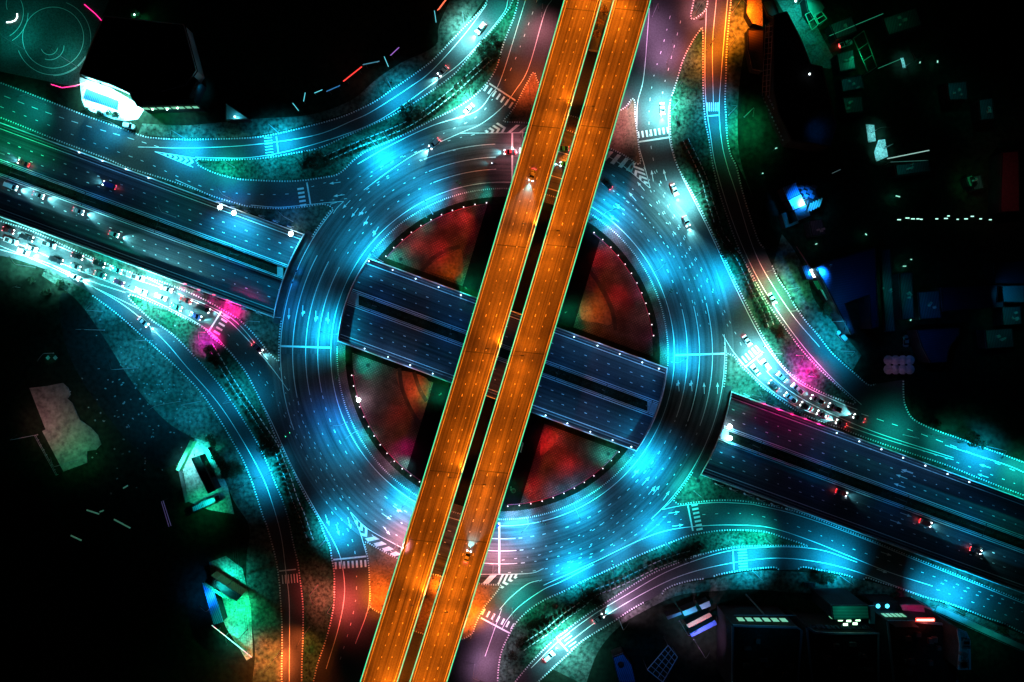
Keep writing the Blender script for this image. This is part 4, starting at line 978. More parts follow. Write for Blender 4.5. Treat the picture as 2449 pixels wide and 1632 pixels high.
# garden railing with globe lamps
GLOBE = emis('globe', (1, .88, .95), .8)
RAILM = mat('railing_paint', (.45, .05, .14), (.3, .03, .1), 3, .5)
pole_m = MB().tube((0, 0, 0), (0, 0, 3.1), .05).tube((-.35, 0, 2.6), (.35, 0, 2.6), .03).mesh('pole')
globe_m = MB().lathe((0, 0, 3.3), [(.05, -.2), (.17, -.15), (.22, 0), (.17, .15), (.05, .2)], 10).mesh('globe')
def garden(a0, a1, nm, skip=()):
    pts = ring(359.5, a0, a1, int(abs(a1-a0)/1.5)); P = WL(pts)
    o = thing('railing', P[len(P)//2]*1, 'curved magenta railing around the %s quarter of the central garden' % nm, 'railing')
    o.location.z = .2; m = MB(); q = [p-Vector((o.location.x, o.location.y, 0)) for p in P]
    for zz in (.5, 1.1):
        for i in range(len(q)-1): m.tube(q[i]+Vector((0, 0, zz)), q[i+1]+Vector((0, 0, zz)), .07, None, 4)
    m.build('rail', RAILM, o); m = MB()
    for p in q: m.tube(p, p+Vector((0, 0, 1.15)), .05, None, 4)
    m.build('rail_posts', RAILM, o)
    n = int(abs(a1-a0)/4.05)
    for i in range(n+1):
        if i in skip: continue
        a = a0+(a1-a0)*i/n; c = ring(359.5, a, a, 1)[0]
        g = thing('globe_lamp', W(c[0], c[1], .2), 'white globe lamp, %s along the railing of the %s garden quarter' % (ordi(i+1), nm), 'globe lamp', 'globe lamps in the %s garden railing' % nm)
        obj('pole', pole_m, DSTEEL, g); obj('lamp_globe', globe_m, GLOBE, g)
        if i % 2 == 0: point('light', g, (0, 0, 2.7), 'pink' if i % 4 else 'magenta', 45)
garden(96, 140, 'upper left'); garden(7, 53, 'upper right'); garden(188, 237, 'lower left'); garden(272, 320, 'lower right')
# ground flood lights; red and orange ones added to redden the garden
def flood(px, py, tx, ty, col, pw, where, size=120, h=6):
    o = thing('ground_or_added_floodlight', W(px, py, .25), 'small floodlight on a short mast %s' % where, 'floodlight', 'garden floodlights')
    MB().tube((0, 0, 0), (0, 0, h), .06).box((0, 0, .05), (.5, .5, .1)).build('mast', DSTEEL, o)
    MB().box((0, 0, h), (.5, .3, .3)).build('lamp_head', DSTEEL, o)
    t = W(tx, ty, .2)-o.location
    spot('light', o, (0, 0, h-.2), t, 'garden' if col == 'red' else col, pw*(1.0 if col == 'red' else 2.0), 150 if col == 'red' else size, 1, .2)
for a in [(1120, 512, 1085, 545, 'red', 2000, 'added at the top of the upper left garden'), (1060, 600, 1040, 600, 'red', 950, 'added in the middle of the upper left garden'),
          (1080, 655, 1085, 640, 'orange', 260, 'added at the lower right corner of the upper left garden'), (1000, 600, 985, 570, 'red', 750, 'added on the left of the upper left garden'),
          (940, 622, 952, 618, 'teal', 1200, 'at the left tip of the upper left garden'), (1115, 690, 1130, 680, 'green', 1500, 'by the wall left of the flyover, upper garden'),
          (1432, 600, 1450, 640, 'red', 1600, 'added at the top of the upper right garden'), (1480, 700, 1470, 720, 'red', 900, 'added in the middle of the upper right garden'),
          (1400, 745, 1412, 745, 'orange', 420, 'added at the lower left corner of the upper right garden'), (1352, 748, 1362, 748, 'green', 1500, 'by the wall right of the flyover, upper garden'),
          (868, 868, 880, 872, 'teal', 1100, 'at the top tip of the lower left garden'), (950, 985, 960, 1000, 'red', 320, 'added in the middle of the lower left garden'),
          (985, 930, 990, 930, 'red', 420, 'added near the wall in the lower left garden'), (1010, 935, 1003, 935, 'orange', 330, 'added beside the dark path in the lower left garden'),
          (965, 1070, 970, 1080, 'magenta', 420, 'at the bottom of the lower left garden'), (1055, 942, 1050, 940, 'green', 1500, 'by the wall left of the flyover, lower garden'),
          (1310, 1055, 1315, 1060, 'red', 1500, 'added at the top left corner of the lower right garden'), (1360, 1110, 1350, 1120, 'red', 900, 'added in the middle of the lower right garden'),
          (1270, 1170, 1275, 1170, 'red', 1100, 'added at the bottom left of the lower right garden'), (1455, 1095, 1450, 1085, 'teal', 1300, 'at the right tip of the lower right garden'),
          (1222, 1165, 1225, 1170, 'green', 350, 'on the dark path by the flyover, lower right')]: flood(*a)
for a in [(975, 1105, 965, 1120, 'white', 500, 'at the bottom end of the lower left footway'), (1165, 470, 1150, 462, 'teal', 420, 'on the footway left of the flyover at the top'), (1100, 468, 1090, 470, 'pink', 300, 'on the footway along the upper left garden'), (1020, 520, 1010, 530, 'teal', 450, 'on the footway further along the upper left garden'),
          (1468, 552, 1465, 560, 'pink', 380, 'on the footway above the upper right garden'), (1560, 690, 1560, 700, 'teal', 420, 'on the footway right of the upper right garden'), (1590, 850, 1590, 850, 'green', 380, 'at the corner footway right of the upper right garden'), (818, 845, 815, 850, 'green', 330, 'at the corner footway above the lower left garden'),
          (880, 1040, 878, 1045, 'teal', 420, 'on the footway left of the lower left garden'), (935, 1105, 930, 1110, 'purple', 450, 'on the footway below the lower left garden'), (1230, 1225, 1235, 1228, 'pink', 420, 'on the footway below the lower right garden'), (1420, 1180, 1415, 1182, 'teal', 420, 'on the footway right of the lower right garden'), (1500, 1110, 1495, 1110, 'green', 420, 'at the corner footway right of the lower right garden')]: flood(*a, size=120, h=5)

# ================================================================ POSTS WITH TWIN ARMS along the walls
REDBOX = emis('red_marker', (1, .02, .10), 1.2)
POSTC = mat('post_paint', (.30, .36, .38), (.22, .27, .3), 3, .6)
pm = [MB().box((0, 0, .45), (1.5, .8, .9)).mesh('m'), MB().box((0, 0, 1.9), (.22, .5, 2.6)).mesh('m'),
      MB().tube((0, 0, 3.0), (2.6, .5, 3.5), .11, .07).tube((0, 0, 3.0), (2.6, -.35, 3.2), .11, .07).mesh('m'), MB().box((-.7, .55, .5), (.9, .5, .7)).mesh('m')]
def twin(x, y, where, red=False, group='twin armed posts', flip=1, z=.15):
    o = thing('wall_post', W(x, y, z), 'twin armed post, %s' % where, 'post', group, R(-20)+(math.pi if flip < 0 else 0))
    obj('base', pm[0], CONCD, o); obj('mast', pm[1], POSTC, o); obj('twin_arm', pm[2], POSTC, o)
    mm = pm[3].copy(); mm.materials.clear(); obj('marker_box', mm, REDBOX if red else DSTEEL, o)
    if red: point('light', o, (-1.2, 1.4 if flip < 0 else -1.4, 1.2), 'magenta', 110)
O4 = 'first second third fourth fifth'.split()
for k, (x, y) in enumerate([(447, 688), (481, 702), (516, 714), (549, 727), (584, 741), (620, 752)]): twin(x, y-3, '%s from the left, lower wall beside the magenta zebra crossing' % (O4+['sixth'])[k], k < 4)
for k, (x, y) in enumerate([(527, 490), (560, 502), (592, 512), (626, 524), (660, 536), (694, 549)]): twin(x, y-5, '%s from the left, upper wall below the west exit road' % (O4+['sixth'])[k])
for k, (x, y) in enumerate([(1786, 950), (1823, 964), (1857, 977), (1890, 989), (1921, 1000), (1953, 1012)]): twin(x, y-3, '%s from the left, upper wall below the queue on the right' % (O4+['sixth'])[k], 0 < k, flip=-1)
for k, (x, y) in enumerate([(1708, 1151), (1743, 1163), (1777, 1175), (1808, 1187), (1841, 1199), (1876, 1211)]): twin(x, y+4, '%s from the left, lower wall south-east of the roundabout' % (O4+['sixth'])[k])
# long low planters between them read as dark blocks
BOXM = MB().box((0, 0, .35), (3.4, 1.0, .7), taper=.92).mesh('planter'); SOIL = MB().box((0, 0, .72), (3.0, .7, .1)).mesh('soil')
for (x0, y0, n, dx, nm) in ((462, 691, 5, 34.5, 'beside the lower wall, left'), (541, 491, 5, 33.5, 'above the upper wall, left'), (1802, 955, 5, 33.5, 'along the upper wall, right'), (1724, 1159, 5, 33.5, 'along the lower wall, right')):
    for k in range(n):
        o = thing('planter', W(x0+dx*k, y0+dx*k*SL, .15), '%s dark planter from the left between twin armed posts ' % ordi(k+1) + nm, 'planter', 'planters ' + nm, R(-20.2))
        obj('trough', BOXM, CONCD, o); obj('soil', SOIL, SCRUB, o)

# ================================================================ VEHICLES
def rr(x0, x1, w, f=.25, b=.2, taper=.12):
    """rounded plan outline of a car, nose at +x"""
    h = w/2
    return [(x1, 0), (x1-.03, h*.55), (x1-.14, h*.80), (x1-.45, h*.95), (x1-1.1, h), (x0+.9, h), (x0+.28, h*.94), (x0+.08, h*.80), (x0, h*.5)]
def plan(x0, x1, w):
    a = rr(x0, x1, w); return a+[(x, -y) for x, y in a[::-1] if y > 0] 
def loft(mb, levels):
    """levels: (outline, z)"""
    n = len(levels[0][0]); vs = []
    for pts, z in levels:
        for p in pts: vs.append((p[0], p[1], z if not callable(z) else z(p[0])))
    fs = []
    for k in range(len(levels)-1):
        for i in range(n): fs.append((k*n+i, k*n+(i+1) % n, (k+1)*n+(i+1) % n, (k+1)*n+i))
    fs.append(tuple(range((len(levels)-1)*n, len(levels)*n))); fs.append(tuple(range(n-1, -1, -1)))
    mb.add(vs, fs); return mb
def sc(pts, fx, fy, cx=0): return [((x-cx)*fx+cx, y*fy) for x, y in pts]
CAR = {}
def paint(c):
    k = 'car_paint_%d_%d_%d' % tuple(int(v*100) for v in c)
    return mat(k, c, tuple(v*.9 for v in c), 2, .28, .3, 2, .5, coat=.5)
GLASS = mat('car_glass', (.012, .014, .018), (.008, .009, .012), 2, .12, 0, 2, .6)
RUB = mat('tyre', (.015, .015, .015), (.01, .01, .01), 8, .9)
RIM = mat('rim', (.4, .4, .42), (.3, .3, .3), 6, .3, .8)
HEADL = emis('headlight_lens', (.8, .98, 1.0), 6); TAILL = emis('taillight_lens', (1, .03, .05), 1.6)
def car_meshes(kind):
    if kind in CAR: return CAR[kind]
    L, w = {'sedan': (4.6, 1.82), 'suv': (4.8, 1.95), 'van': (5.3, 2.0), 'pickup': (5.3, 1.88), 'hatch': (4.1, 1.75)}[kind]
    x0, x1 = -L/2, L/2
    out = plan(x0, x1, w)
    hood = .92 if kind in ('sedan', 'hatch') else 1.05
    body = MB(); loft(body, [(sc(out, .97, .93), .28), (out, .45), (out, .72), (sc(out, .985, .97), hood-.08), (sc(out, .96, .88), hood)])
    for s in (-1, 1): body.box((x1-1.75, s*(w/2+.10), 1.02), (.18, .22, .14))
    gx = {'sedan': (x0+.75, x1-1.15), 'hatch': (x0+.25, x1-1.05), 'suv': (x0+.2, x1-1.2), 'van': (x0+.12, x1-.75), 'pickup': (x0+2.05, x1-1.2)}[kind]
    top = {'sedan': 1.45, 'hatch': 1.5, 'suv': 1.75, 'van': 1.95, 'pickup': 1.75}[kind]
    rx = {'sedan': (gx[0]+.75, gx[1]-.85), 'hatch': (gx[0]+.35, gx[1]-.8), 'suv': (gx[0]+.3, gx[1]-.75), 'van': (gx[0]+.2, gx[1]-.7), 'pickup': (gx[0]+.25, gx[1]-.7)}[kind]
    def q(a, b, ww): return [(b, -ww*.42), (b-.08, -ww*.47), (a+.08, -ww*.48), (a, -ww*.43), (a, ww*.43), (a+.08, ww*.48), (b-.08, ww*.47), (b, ww*.42)]
    gl = loft(MB(), [(q(gx[0], gx[1], w), hood-.02), (q(rx[0]+.02, rx[1]-.02, w*.86), top-.03)])
    rf = loft(MB(), [(q(rx[0], rx[1], w*.87), top-.05), (sc(q(rx[0], rx[1], w*.84), .98, .98, (rx[0]+rx[1])/2), top+.02)])
    parts = [('body', body, 'P'), ('windows', gl, GLASS), ('roof', rf, 'P')]
    if kind == 'pickup':
        bed = MB().box(((x0+.12+gx[0]-.1)/2, 0, hood+.012), (gx[0]-x0-.3, w*.80, .02)); parts.append(('cargo_bed', bed, RUB))
        rl = MB()
        for s in (-1, 1): rl.box(((x0+gx[0])/2, s*w*.44, hood+.16), (gx[0]-x0-.15, .09, .36))
        rl.box((x0+.1, 0, hood+.16), (.09, w*.84, .36)); parts.append(('bed_sides', rl, 'P'))
    wh = []
    for sx in (x0+.85, x1-.85):
        for s in (-1, 1):
            t = MB().tube((sx, s*(w/2-.16), .33), (sx, s*(w/2+.02), .33), .33, None, 14)
            r = MB().tube((sx, s*(w/2-.1), .33), (sx, s*(w/2+.035), .33), .19, None, 10); wh.append((t.mesh('wheel'), r.mesh('rim')))
    hl = [MB().box((x1-.2, s*w*.36, hood-.10), (.38, .40, .16)).mesh('headlight') for s in (-1, 1)]
    tl = [MB().box((x0+.13, s*w*.37, hood-.10), (.22, .34, .16)).mesh('taillight') for s in (-1, 1)]
    CAR[kind] = ([(n, m.mesh(n), k) for n, m, k in parts], wh, hl, tl, L)
    return CAR[kind]
def car(x, y, deg, kind, col, label, lights='both', z=.03, pw=1.0, group='cars', bed=None):
    parts, wh, hl, tl, L = car_meshes(kind)
    o = thing('car' if kind != 'pickup' else 'pickup_truck', W(x, y, z), label, 'car' if kind != 'pickup' else 'pickup truck', group, R(deg))
    P = paint(col)
    for n, me, k in parts:
        m2 = me.copy(); m2.materials.clear(); obj(n, m2, P if k == 'P' else k, o)
    for t, r in wh: w_ = obj('wheel', t, RUB, o); obj('rim', r, RIM, w_)
    on = lights in ('both', 'head')
    for h in hl: m2 = h.copy(); m2.materials.clear(); obj('headlight', m2, HEADL if on else GLASS, o)
    for h in tl: m2 = h.copy(); m2.materials.clear(); obj('taillight', m2, TAILL if lights in ('both', 'tail') else mat('red_lens', (.25, .01, .01), None, 2, .3), o)
    if on: spot('headlight_beam', o, (L/2+.08, 0, .72), (L/2+9, 0, .0), 'white', 1500*pw, 70, .8, .12)
    if lights in ('both', 'tail') and pw > .3: point('taillight_glow', o, (-L/2-.35, 0, .6), 'red', 16)
WH = (.75, .76, .78); BK = (.012, .012, .014); GY = (.12, .13, .14); SV = (.42, .44, .46); RD = (.45, .02, .02); GN = (.03, .38, .22); BL = (.03, .06, .28); PU = (.10, .015, .05); DR = (.10, .012, .015)
Lq = 'queue at the left'
for a in [(23.6, 552, -17, 'sedan', DR, 'dark red sedan, leftmost in the upper lane of the '+Lq),
          (67.6, 569.5, -18, 'van', BK, 'long black van with lit headlights in the upper lane of the '+Lq), (31, 578, -20, 'pickup', WH, 'white pickup, leftmost in the lower lane of the '+Lq),
          (79, 595, -21, 'sedan', WH, 'white sedan washed out by glare between two pickups and the black van'), (121, 586, -19, 'pickup', WH, 'white pickup with a dark cargo bed behind the black sedan in the upper lane'),
          (138, 623, -20, 'van', BK, 'long black van in the lower lane left of the grey hatchback'), (188, 613.5, -19, 'sedan', BK, 'black sedan with bright headlights in the upper lane left of the roofless shadow'),
          (183, 638.5, -22, 'hatch', GY, 'grey hatchback following the long black van in the lower lane'), (240, 631, -20, 'suv', BK, 'black estate car in the upper lane just left of the silver car'),
          (242, 657.5, -21, 'sedan', GY, 'dark grey sedan in the lower lane left of the purple car'), (281, 646.5, -20, 'sedan', SV, 'silver sedan in the upper lane left of the overexposed white pickup'),
          (287.5, 676, -24, 'hatch', PU, 'dark purple hatchback at the edge of the overexposed patch'), (333, 665, -17, 'pickup', WH, 'white pickup truck in the upper lane inside the overexposed patch'),
          (340, 697, -22, 'suv', WH, 'white estate car in the lower lane nearest the island tip'), (401, 691.5, -20, 'sedan', SV, 'silver blue sedan at the right edge of the overexposed patch, upper lane'),
          (387, 711, -22, 'sedan', WH, 'white sedan in the lower lane behind the green car'), (446.7, 718.5, -22, 'sedan', RD, 'bright red sedan in the upper lane behind the black van'),
          (424, 735, -23, 'sedan', GN, 'bright green sedan in the lower lane beside the island'), (488.8, 738, -24, 'van', BK, 'black van first at the stop line in the upper lane'),
          (470, 756.5, -24, 'sedan', BL, 'blue sedan first at the stop line in the lower lane')]: car(*a, pw=.85, group='cars queueing at the left')
Rq = 'queue at the right'
for a in [(1829.7, 872.7, 128, 'suv', WH, 'white estate car at the stop line, upper lane of the '+Rq), (1805.5, 885.5, 128, 'sedan', WH, 'white sedan at the stop line, lower lane of the '+Rq),
          (1868, 902, 136, 'sedan', WH, 'white sedan with dark windscreen, second in upper lane of the '+Rq), (1905, 930, 139, 'pickup', WH, 'pale pickup with black cargo bed, third in upper lane of the '+Rq),
          (1849, 922.4, 135, 'sedan', BK, 'black sedan with headlights, second in lower lane of the '+Rq), (1888, 952, 141, 'pickup', WH, 'white nosed pickup, third in the lower lane of the '+Rq),
          (1925.4, 972, 148, 'sedan', BK, 'black sedan, fourth in the lower lane of the '+Rq), (1952, 956, 152, 'pickup', SV, 'silver reddish roofed pickup, fourth in upper lane of the '+Rq),
          (1994, 975, 154, 'pickup', SV, 'silver pickup with grey bed, fifth in upper lane of the '+Rq), (1965, 992, 152, 'sedan', WH, 'white red roofed sedan, fifth in lower lane of the '+Rq)]: car(*a, pw=.85, group='cars queueing at the right')
car(2009, 1012, 158, 'hatch', SV, 'pale car rolling up behind the queue at the right in the lower lane', pw=2.2); car(2052, 1000, 155, 'sedan', GY, 'grey car with dazzling headlights joining the upper lane of the queue at the right', pw=3)
car(1220, 365.5, 180, 'sedan', RD, 'red sedan with lit headlights crossing the vertical stop line left of the flyover'); car(1346, 357, 180, 'sedan', GN, 'light green topped car half hidden between the two flyovers', pw=1.5); car(1352, 394, 180, 'hatch', GN, 'small green car peeping from under the eastern flyover, lower of two')
car(1257, 362, 180, 'sedan', WH, 'white car emerging from under the western flyover behind the red sedan', pw=1.3)
car(1180, 1256, 0, 'sedan', BL, 'dark blue car beside the vertical stop line at the bottom of the roundabout', pw=.6); car(1451, 442, 135, 'sedan', BK, 'black car with a pale rear on the dark upper right of the roundabout', 'tail')
car(617, 832, -42, 'sedan', PU, 'dark purple car leaving the left zebra crossing towards the roundabout', pw=1.4); 
car(311, 303, -14, 'suv', WH, 'white car with a black roof parked on the kerb below the lit forecourt', None); car(2011, 804, 130, 'suv', SV, 'silver car parked on the dark forecourt right of the slip road', None, z=.18)
car(2164, 816, 92, 'sedan', GY, 'grey green car parked alone in the dark yard at the right', None, z=.18); car(2020, 107, 20, 'pickup', WH, 'white topped pickup parked in the dark yard at the upper right', 'tail', z=.18); car(1934, 1398, -3, 'sedan', BK, 'black car with gleaming outline parked above the tall buildings', None, z=.2)
# vehicles travelling where the photograph shows their light trails
def hcar(x, v, kind, col, label, fwd, pw=1.5):
    y = vline(v, x); car(x, y, -20.2 if fwd else 159.8, kind, col, label, z=TZ+.02, pw=pw, group='cars driving on the sunken highway')
hcar(30, 436, 'van', WH, 'white van in the lower carriageway of the sunken highway at the left edge', True, 2.8); hcar(95, 433, 'sedan', WH, 'white sedan in the brightest lane of the lower carriageway at the left', True, 3.3)
hcar(190, 436, 'sedan', SV, 'silver sedan leading the bright lane of the lower carriageway at the left', True, 3.3); hcar(275, 460, 'hatch', WH, 'white hatchback in the middle lane of the lower carriageway at the left', True, 2.2)
None
hcar(60, 370, 'sedan', RD, 'red sedan in the upper carriageway of the sunken highway at the left edge', False, 1.1); hcar(265, 347, 'van', BL, 'blue van in the upper carriageway of the sunken highway at the left', False, 1.1)
None; None
hcar(2010, 438, 'sedan', RD, 'red sedan in the lane beside the median, lower carriageway right of the roundabout', True, 0.88); hcar(2210, 436, 'suv', RD, 'dark red estate car among the magenta glow at the right', True, 0.88); hcar(2330, 458, 'sedan', RD, 'red sedan in the middle lane of the lower carriageway at the right', True, 0.88); None
None; None
car(1060, 172, 225, 'sedan', WH, 'white sedan with dazzling beams on the upper bend of the north-west slip road', pw=4); car(1150, 70, 230, 'suv', WH, 'white estate car in the brightest part of the north-west slip road', pw=5); None
car(1122, 262, 225, 'sedan', WH, 'white sedan just past the slanted stop line of the upper left entry', pw=5); car(1040, 345, 222, 'suv', SV, 'silver estate car entering the roundabout from the upper left', pw=4); None
car(1583, 262, -88, 'sedan', WH, 'white sedan in the white pool of light above the upper right zebra crossing', pw=3); car(1612, 455, -68, 'sedan', WH, 'white sedan entering the roundabout at the upper right', pw=3); car(1640, 530, -66, 'hatch', SV, 'silver hatchback beside the brightest kerb of the north-east island', pw=3)
car(1785, 815, -55, 'sedan', WH, 'white sedan leaving the roundabout towards the queue at the right', 'both', pw=2)
car(1312, 1568, 40, 'suv', WH, 'white estate car in the blinding pool at the lower end of the south-east slip road', pw=5); car(1430, 1478, 34, 'sedan', SV, 'silver sedan halfway up the south-east slip road', pw=3); None
car(1845, 715, -60, 'sedan', SV, 'silver sedan on the green lit stretch of the north-east slip road', pw=2.2)
None; None
None; None
car(60, 603, -22, 'suv', WH, 'white estate car in the brightest lane below the queue at the left edge', pw=4); car(180, 662, -25, 'sedan', WH, 'white sedan in the free lane below the queue at the left', pw=4); car(345, 770, -42, 'sedan', SV, 'silver sedan on the south-west slip road', pw=2)
def dcar(u, y, kind, col, label, fwd, pw=1.2):
    x = bx(u, y); p = W(x, y, BZ+.02); q = W(bx(u, y-20), y-20, BZ); a = math.degrees(math.atan2(q.y-p.y, q.x-p.x)) + (0 if fwd else 180)
    car(x, y, a, kind, col, label, z=BZ+.02, pw=pw, group='cars driving on the flyovers')
    bpy.context.view_layer.update()
None; dcar(1350+44, 420, 'sedan', SV, 'silver sedan on the western flyover above the upper chevrons', False); None
None; dcar(1468+44, 1330, 'sedan', WH, 'white sedan on the eastern flyover above the lower chevrons', True); None; None

# motorcycles and riders
def biker(x, y, deg, where, k):
    o = thing('motorcycle', W(x, y, .03), 'small dark motorcycle with a rider ' + where, 'motorcycle', 'motorcycles', R(deg))
    for sx in (-.65, .65):
        w_ = MB().tube((sx, -.06, .31), (sx, .06, .31), .31, None, 14).build('wheel', RUB, o)
    loft(MB(), [([(-.55, -.12), (.45, -.12), (.5, 0), (.45, .12), (-.55, .12), (-.6, 0)], .35), ([(-.6, -.16), (.4, -.18), (.5, 0), (.4, .18), (-.6, .16), (-.8, 0)], .62), ([(-.55, -.12), (.25, -.1), (.35, 0), (.25, .1), (-.55, .12), (-.7, 0)], .85)]).build('body', paint(BK), o)
    MB().tube((.65, 0, .31), (.42, 0, 1.0), .04).tube((.42, -.34, 1.02), (.42, .34, 1.02), .025).build('handlebar', DSTEEL, o)
    MB().box((.55, 0, .82), (.12, .2, .18)).build('headlight', HEADL, o)
    spot('headlight_beam', o, (.75, 0, .8), (7, 0, 0), 'white', 350, 60)
    # rider: one continuous skinned body
    V = [(-.15, 0, .92), (-.10, 0, 1.2), (-.02, 0, 1.42), (.03, 0, 1.52), (.06, 0, 1.66), (.07, 0, 1.8),
         (-.02, .20, 1.42), (.16, .27, 1.18), (.38, .30, 1.05), (-.02, -.20, 1.42), (.16, -.27, 1.18), (.38, -.30, 1.05),
         (-.10, .13, .90), (.25, .20, .78), (.12, .19, .36), (.26, .19, .32), (-.10, -.13, .90), (.25, -.20, .78), (.12, -.19, .36), (.26, -.19, .32)]
    E = [(0, 1), (1, 2), (2, 3), (3, 4), (4, 5), (2, 6), (6, 7), (7, 8), (2, 9), (9, 10), (10, 11), (0, 12), (12, 13), (13, 14), (14, 15), (0, 16), (16, 17), (17, 18), (18, 19)]
    rad = [.16, .16, .17, .06, .105, .07, .075, .05, .035, .075, .05, .035, .10, .075, .05, .035, .10, .075, .05, .035]
    me = bpy.data.meshes.new('person'); me.from_pydata(V, E, [])
    p = obj('person', me, mat('rider_clothes_%d' % k, ((.04, .05, .08), (.2, .04, .04), (.25, .25, .27), (.03, .03, .03), (.08, .1, .2))[k], None, 6, .9))
    p.location = o.location; p.rotation_euler = o.rotation_euler
    md = p.modifiers.new('skin', 'SKIN'); 
    for i, v in enumerate(me.skin_vertices[0].data): v.radius = (rad[i], rad[i]); v.use_root = i == 0
    sb = p.modifiers.new('sub', 'SUBSURF'); sb.levels = 1; sb.render_levels = 1
    tag(p, 'person in %s clothes riding a motorcycle %s' % (('dark blue', 'dark red', 'grey', 'black', 'blue')[k], where), 'person', 'riders')
    MB().lathe((.07, 0, 1.62), [(.10, 0), (.15, .08), (.15, .18), (.09, .27), (.02, .29)], 12).build('helmet', paint((.5, .5, .5) if k % 2 else BK), p)
biker(1829, 832, 125, 'on the right zebra crossing, farthest up', 0); biker(1823, 844, 128, 'on the right zebra crossing, in the middle', 1); biker(1812, 847, 128, 'on the right zebra crossing, nearest the cars', 2); biker(1847, 849, 130, 'along the kerb right of the zebra crossing', 3); biker(1180, 392, 180, 'on the blue lit top of the roundabout', 4)

# ================================================================ BUILDINGS
ROOFD = two_noise('roof_felt', ((.006, .006, .007), (.016, .016, .018)), .1, 1, .95, .1, .1)
WALLL = two_noise('render_pale', ((.35, .36, .36), (.5, .5, .5)), .2, 2, .85, .1, .2, (.3, .7), .1)
WALLD = two_noise('render_dark', ((.006, .007, .008), (.013, .014, .016)), .2, 2, .9, .1, .2)
CORB = corr_mat('corrugated_blue', (.06, .20, .40), (.01, .05, .12), .7, R(20)); CORW = corr_mat('corrugated_white', (.6, .65, .68), (.3, .34, .36), .7, R(20)); CORT = corr_mat('corrugated_teal', (.03, .12, .15), (.015, .07, .09), .5, R(20))
CORN = corr_mat('corrugated_navy', (.012, .02, .05), (.006, .01, .025), .9, R(80)); CORG = corr_mat('corrugated_green', (.05, .22, .14), (.02, .1, .06), .5, R(0)); CORO = corr_mat('corrugated_rust', (.30, .15, .06), (.12, .05, .02), .6, R(80))
TOPZ = {}
def building(px, z, label, roofm, wallm, name='building', cat='building', rim=True, base=0.1, z0=0):
    P = [W(x, y, z) for x, y in px]; c = sum(P, Vector())/len(P); c = Vector((c.x, c.y, z0))
    o = thing(name, c, label, cat); q = [p-c for p in P]
    MB().prism(q, 0, z-.3-z0).build('wall', wallm, o)
    ins = [Vector((p.x*1.02, p.y*1.02, 0)) for p in q]
    MB().prism(ins, z-.3-z0, z-z0).build('roof', roofm, o)
    TOPZ[o.name] = z
    if rim:
        MB().kerb(q+[q[0]], .25, .45, z-z0).build('parapet', wallm, o)
    return o, c
def rel(o, x, y, z): return W(x, y, z)-o.location
def winrow(o, a, b, z0, z1, n, m, proud=.08, name='window'):
    """row of windows on the wall between two roof-level photo points"""
    zz = TOPZ.get(o.name, z1); A = W(*a, zz)-o.location; B = W(*b, zz)-o.location; A.z = B.z = 0
    d = B-A; L = d.length; dn = d.normalized(); nrm = Vector((dn.y, -dn.x, 0)); ctr = W(CX, CY)-o.location
    if nrm.dot(Vector((ctr.x, ctr.y, 0))-A) < 0: nrm = -nrm
    for i in range(n):
        c = A+dn*L*(i+.5)/n+nrm*proud
        MB().box((c.x, c.y, (z0+z1)/2), (L/n*.7, .12, z1-z0), math.atan2(dn.y, dn.x)).build(name, m, o)
WG = emis('window_green', (.22, .8, .45), .16); WC = emis('window_cyan', (.4, .95, 1), .5); WW = emis('window_white', (.8, 1, 1), 3.0); WDK = mat('window_dark', (.02, .04, .06), None, 2, .15)
# upper left: filling station like hall with its white lit forecourt
o, c = building([(192, 178), (262, 200), (310, 222), (370, 225), (445, 205), (470, 170), (440, 60), (250, 40), (226, 90)], 7, 'large black roofed hall above the white lit forecourt at the upper left', ROOFD, WALLL)
for a, b, w_ in (((225, 94), (217, 112), 1), ((211, 124), (203, 147), 1), ((199, 152), (191, 175), 1)): winrow(o, a, b, 2, 6.2, 1, WW, .35)
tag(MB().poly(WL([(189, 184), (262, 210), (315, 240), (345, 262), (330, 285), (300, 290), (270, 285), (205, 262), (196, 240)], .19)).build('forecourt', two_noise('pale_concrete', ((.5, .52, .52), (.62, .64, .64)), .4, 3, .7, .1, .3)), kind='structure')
for k, (x, y, p) in enumerate([(205, 186, 1.2), (240, 198, 1.2), (275, 212, 1.2), (310, 234, 1.0)]):
    f = thing('eave_lamp', W(x, y, 6.6), 'white eave lamp on the large black roofed hall, %s from the left' % O4[k], 'lamp'); MB().box((0, -.3, 0), (.9, .5, .2)).build('lamp_head', DSTEEL, f); MB().box((0, -.3, -.12), (.7, .35, .05)).build('lens', WW, f)
    spot('light', f, (0, -.4, -.3), (1, -4, -6), 'white', 9000*p, 155)
o, c = building([(207, 213), (283, 241), (279, 263), (199, 236)], 4.5, 'blue corrugated canopy standing on the white lit forecourt', CORB, CONC, 'canopy', 'canopy', False, z0=3.9)
for x, y in ((212, 220), (275, 242), (207, 234), (270, 256)): pp = rel(o, x, y, 4); MB().tube((pp.x, pp.y, -3.7), (pp.x, pp.y, 0), .12).build('column', STEEL, o)
for k, (x, y, p) in enumerate([(225, 262, .9), (262, 274, .9), (205, 240, .6)]):
    f = thing('canopy_lamp', W(x, y, 3.8), 'white lamp under the blue corrugated canopy, %s' % ('middle of the lower edge', 'right end of the lower edge', 'left end')[k], 'lamp'); MB().lathe((0, 0, 0), [(.25, 0), (.2, .12)], 8).build('lamp_head', DSTEEL, f); spot('light', f, (0, 0, -.1), (0, -1, -4), 'white', 1500*p, 160)
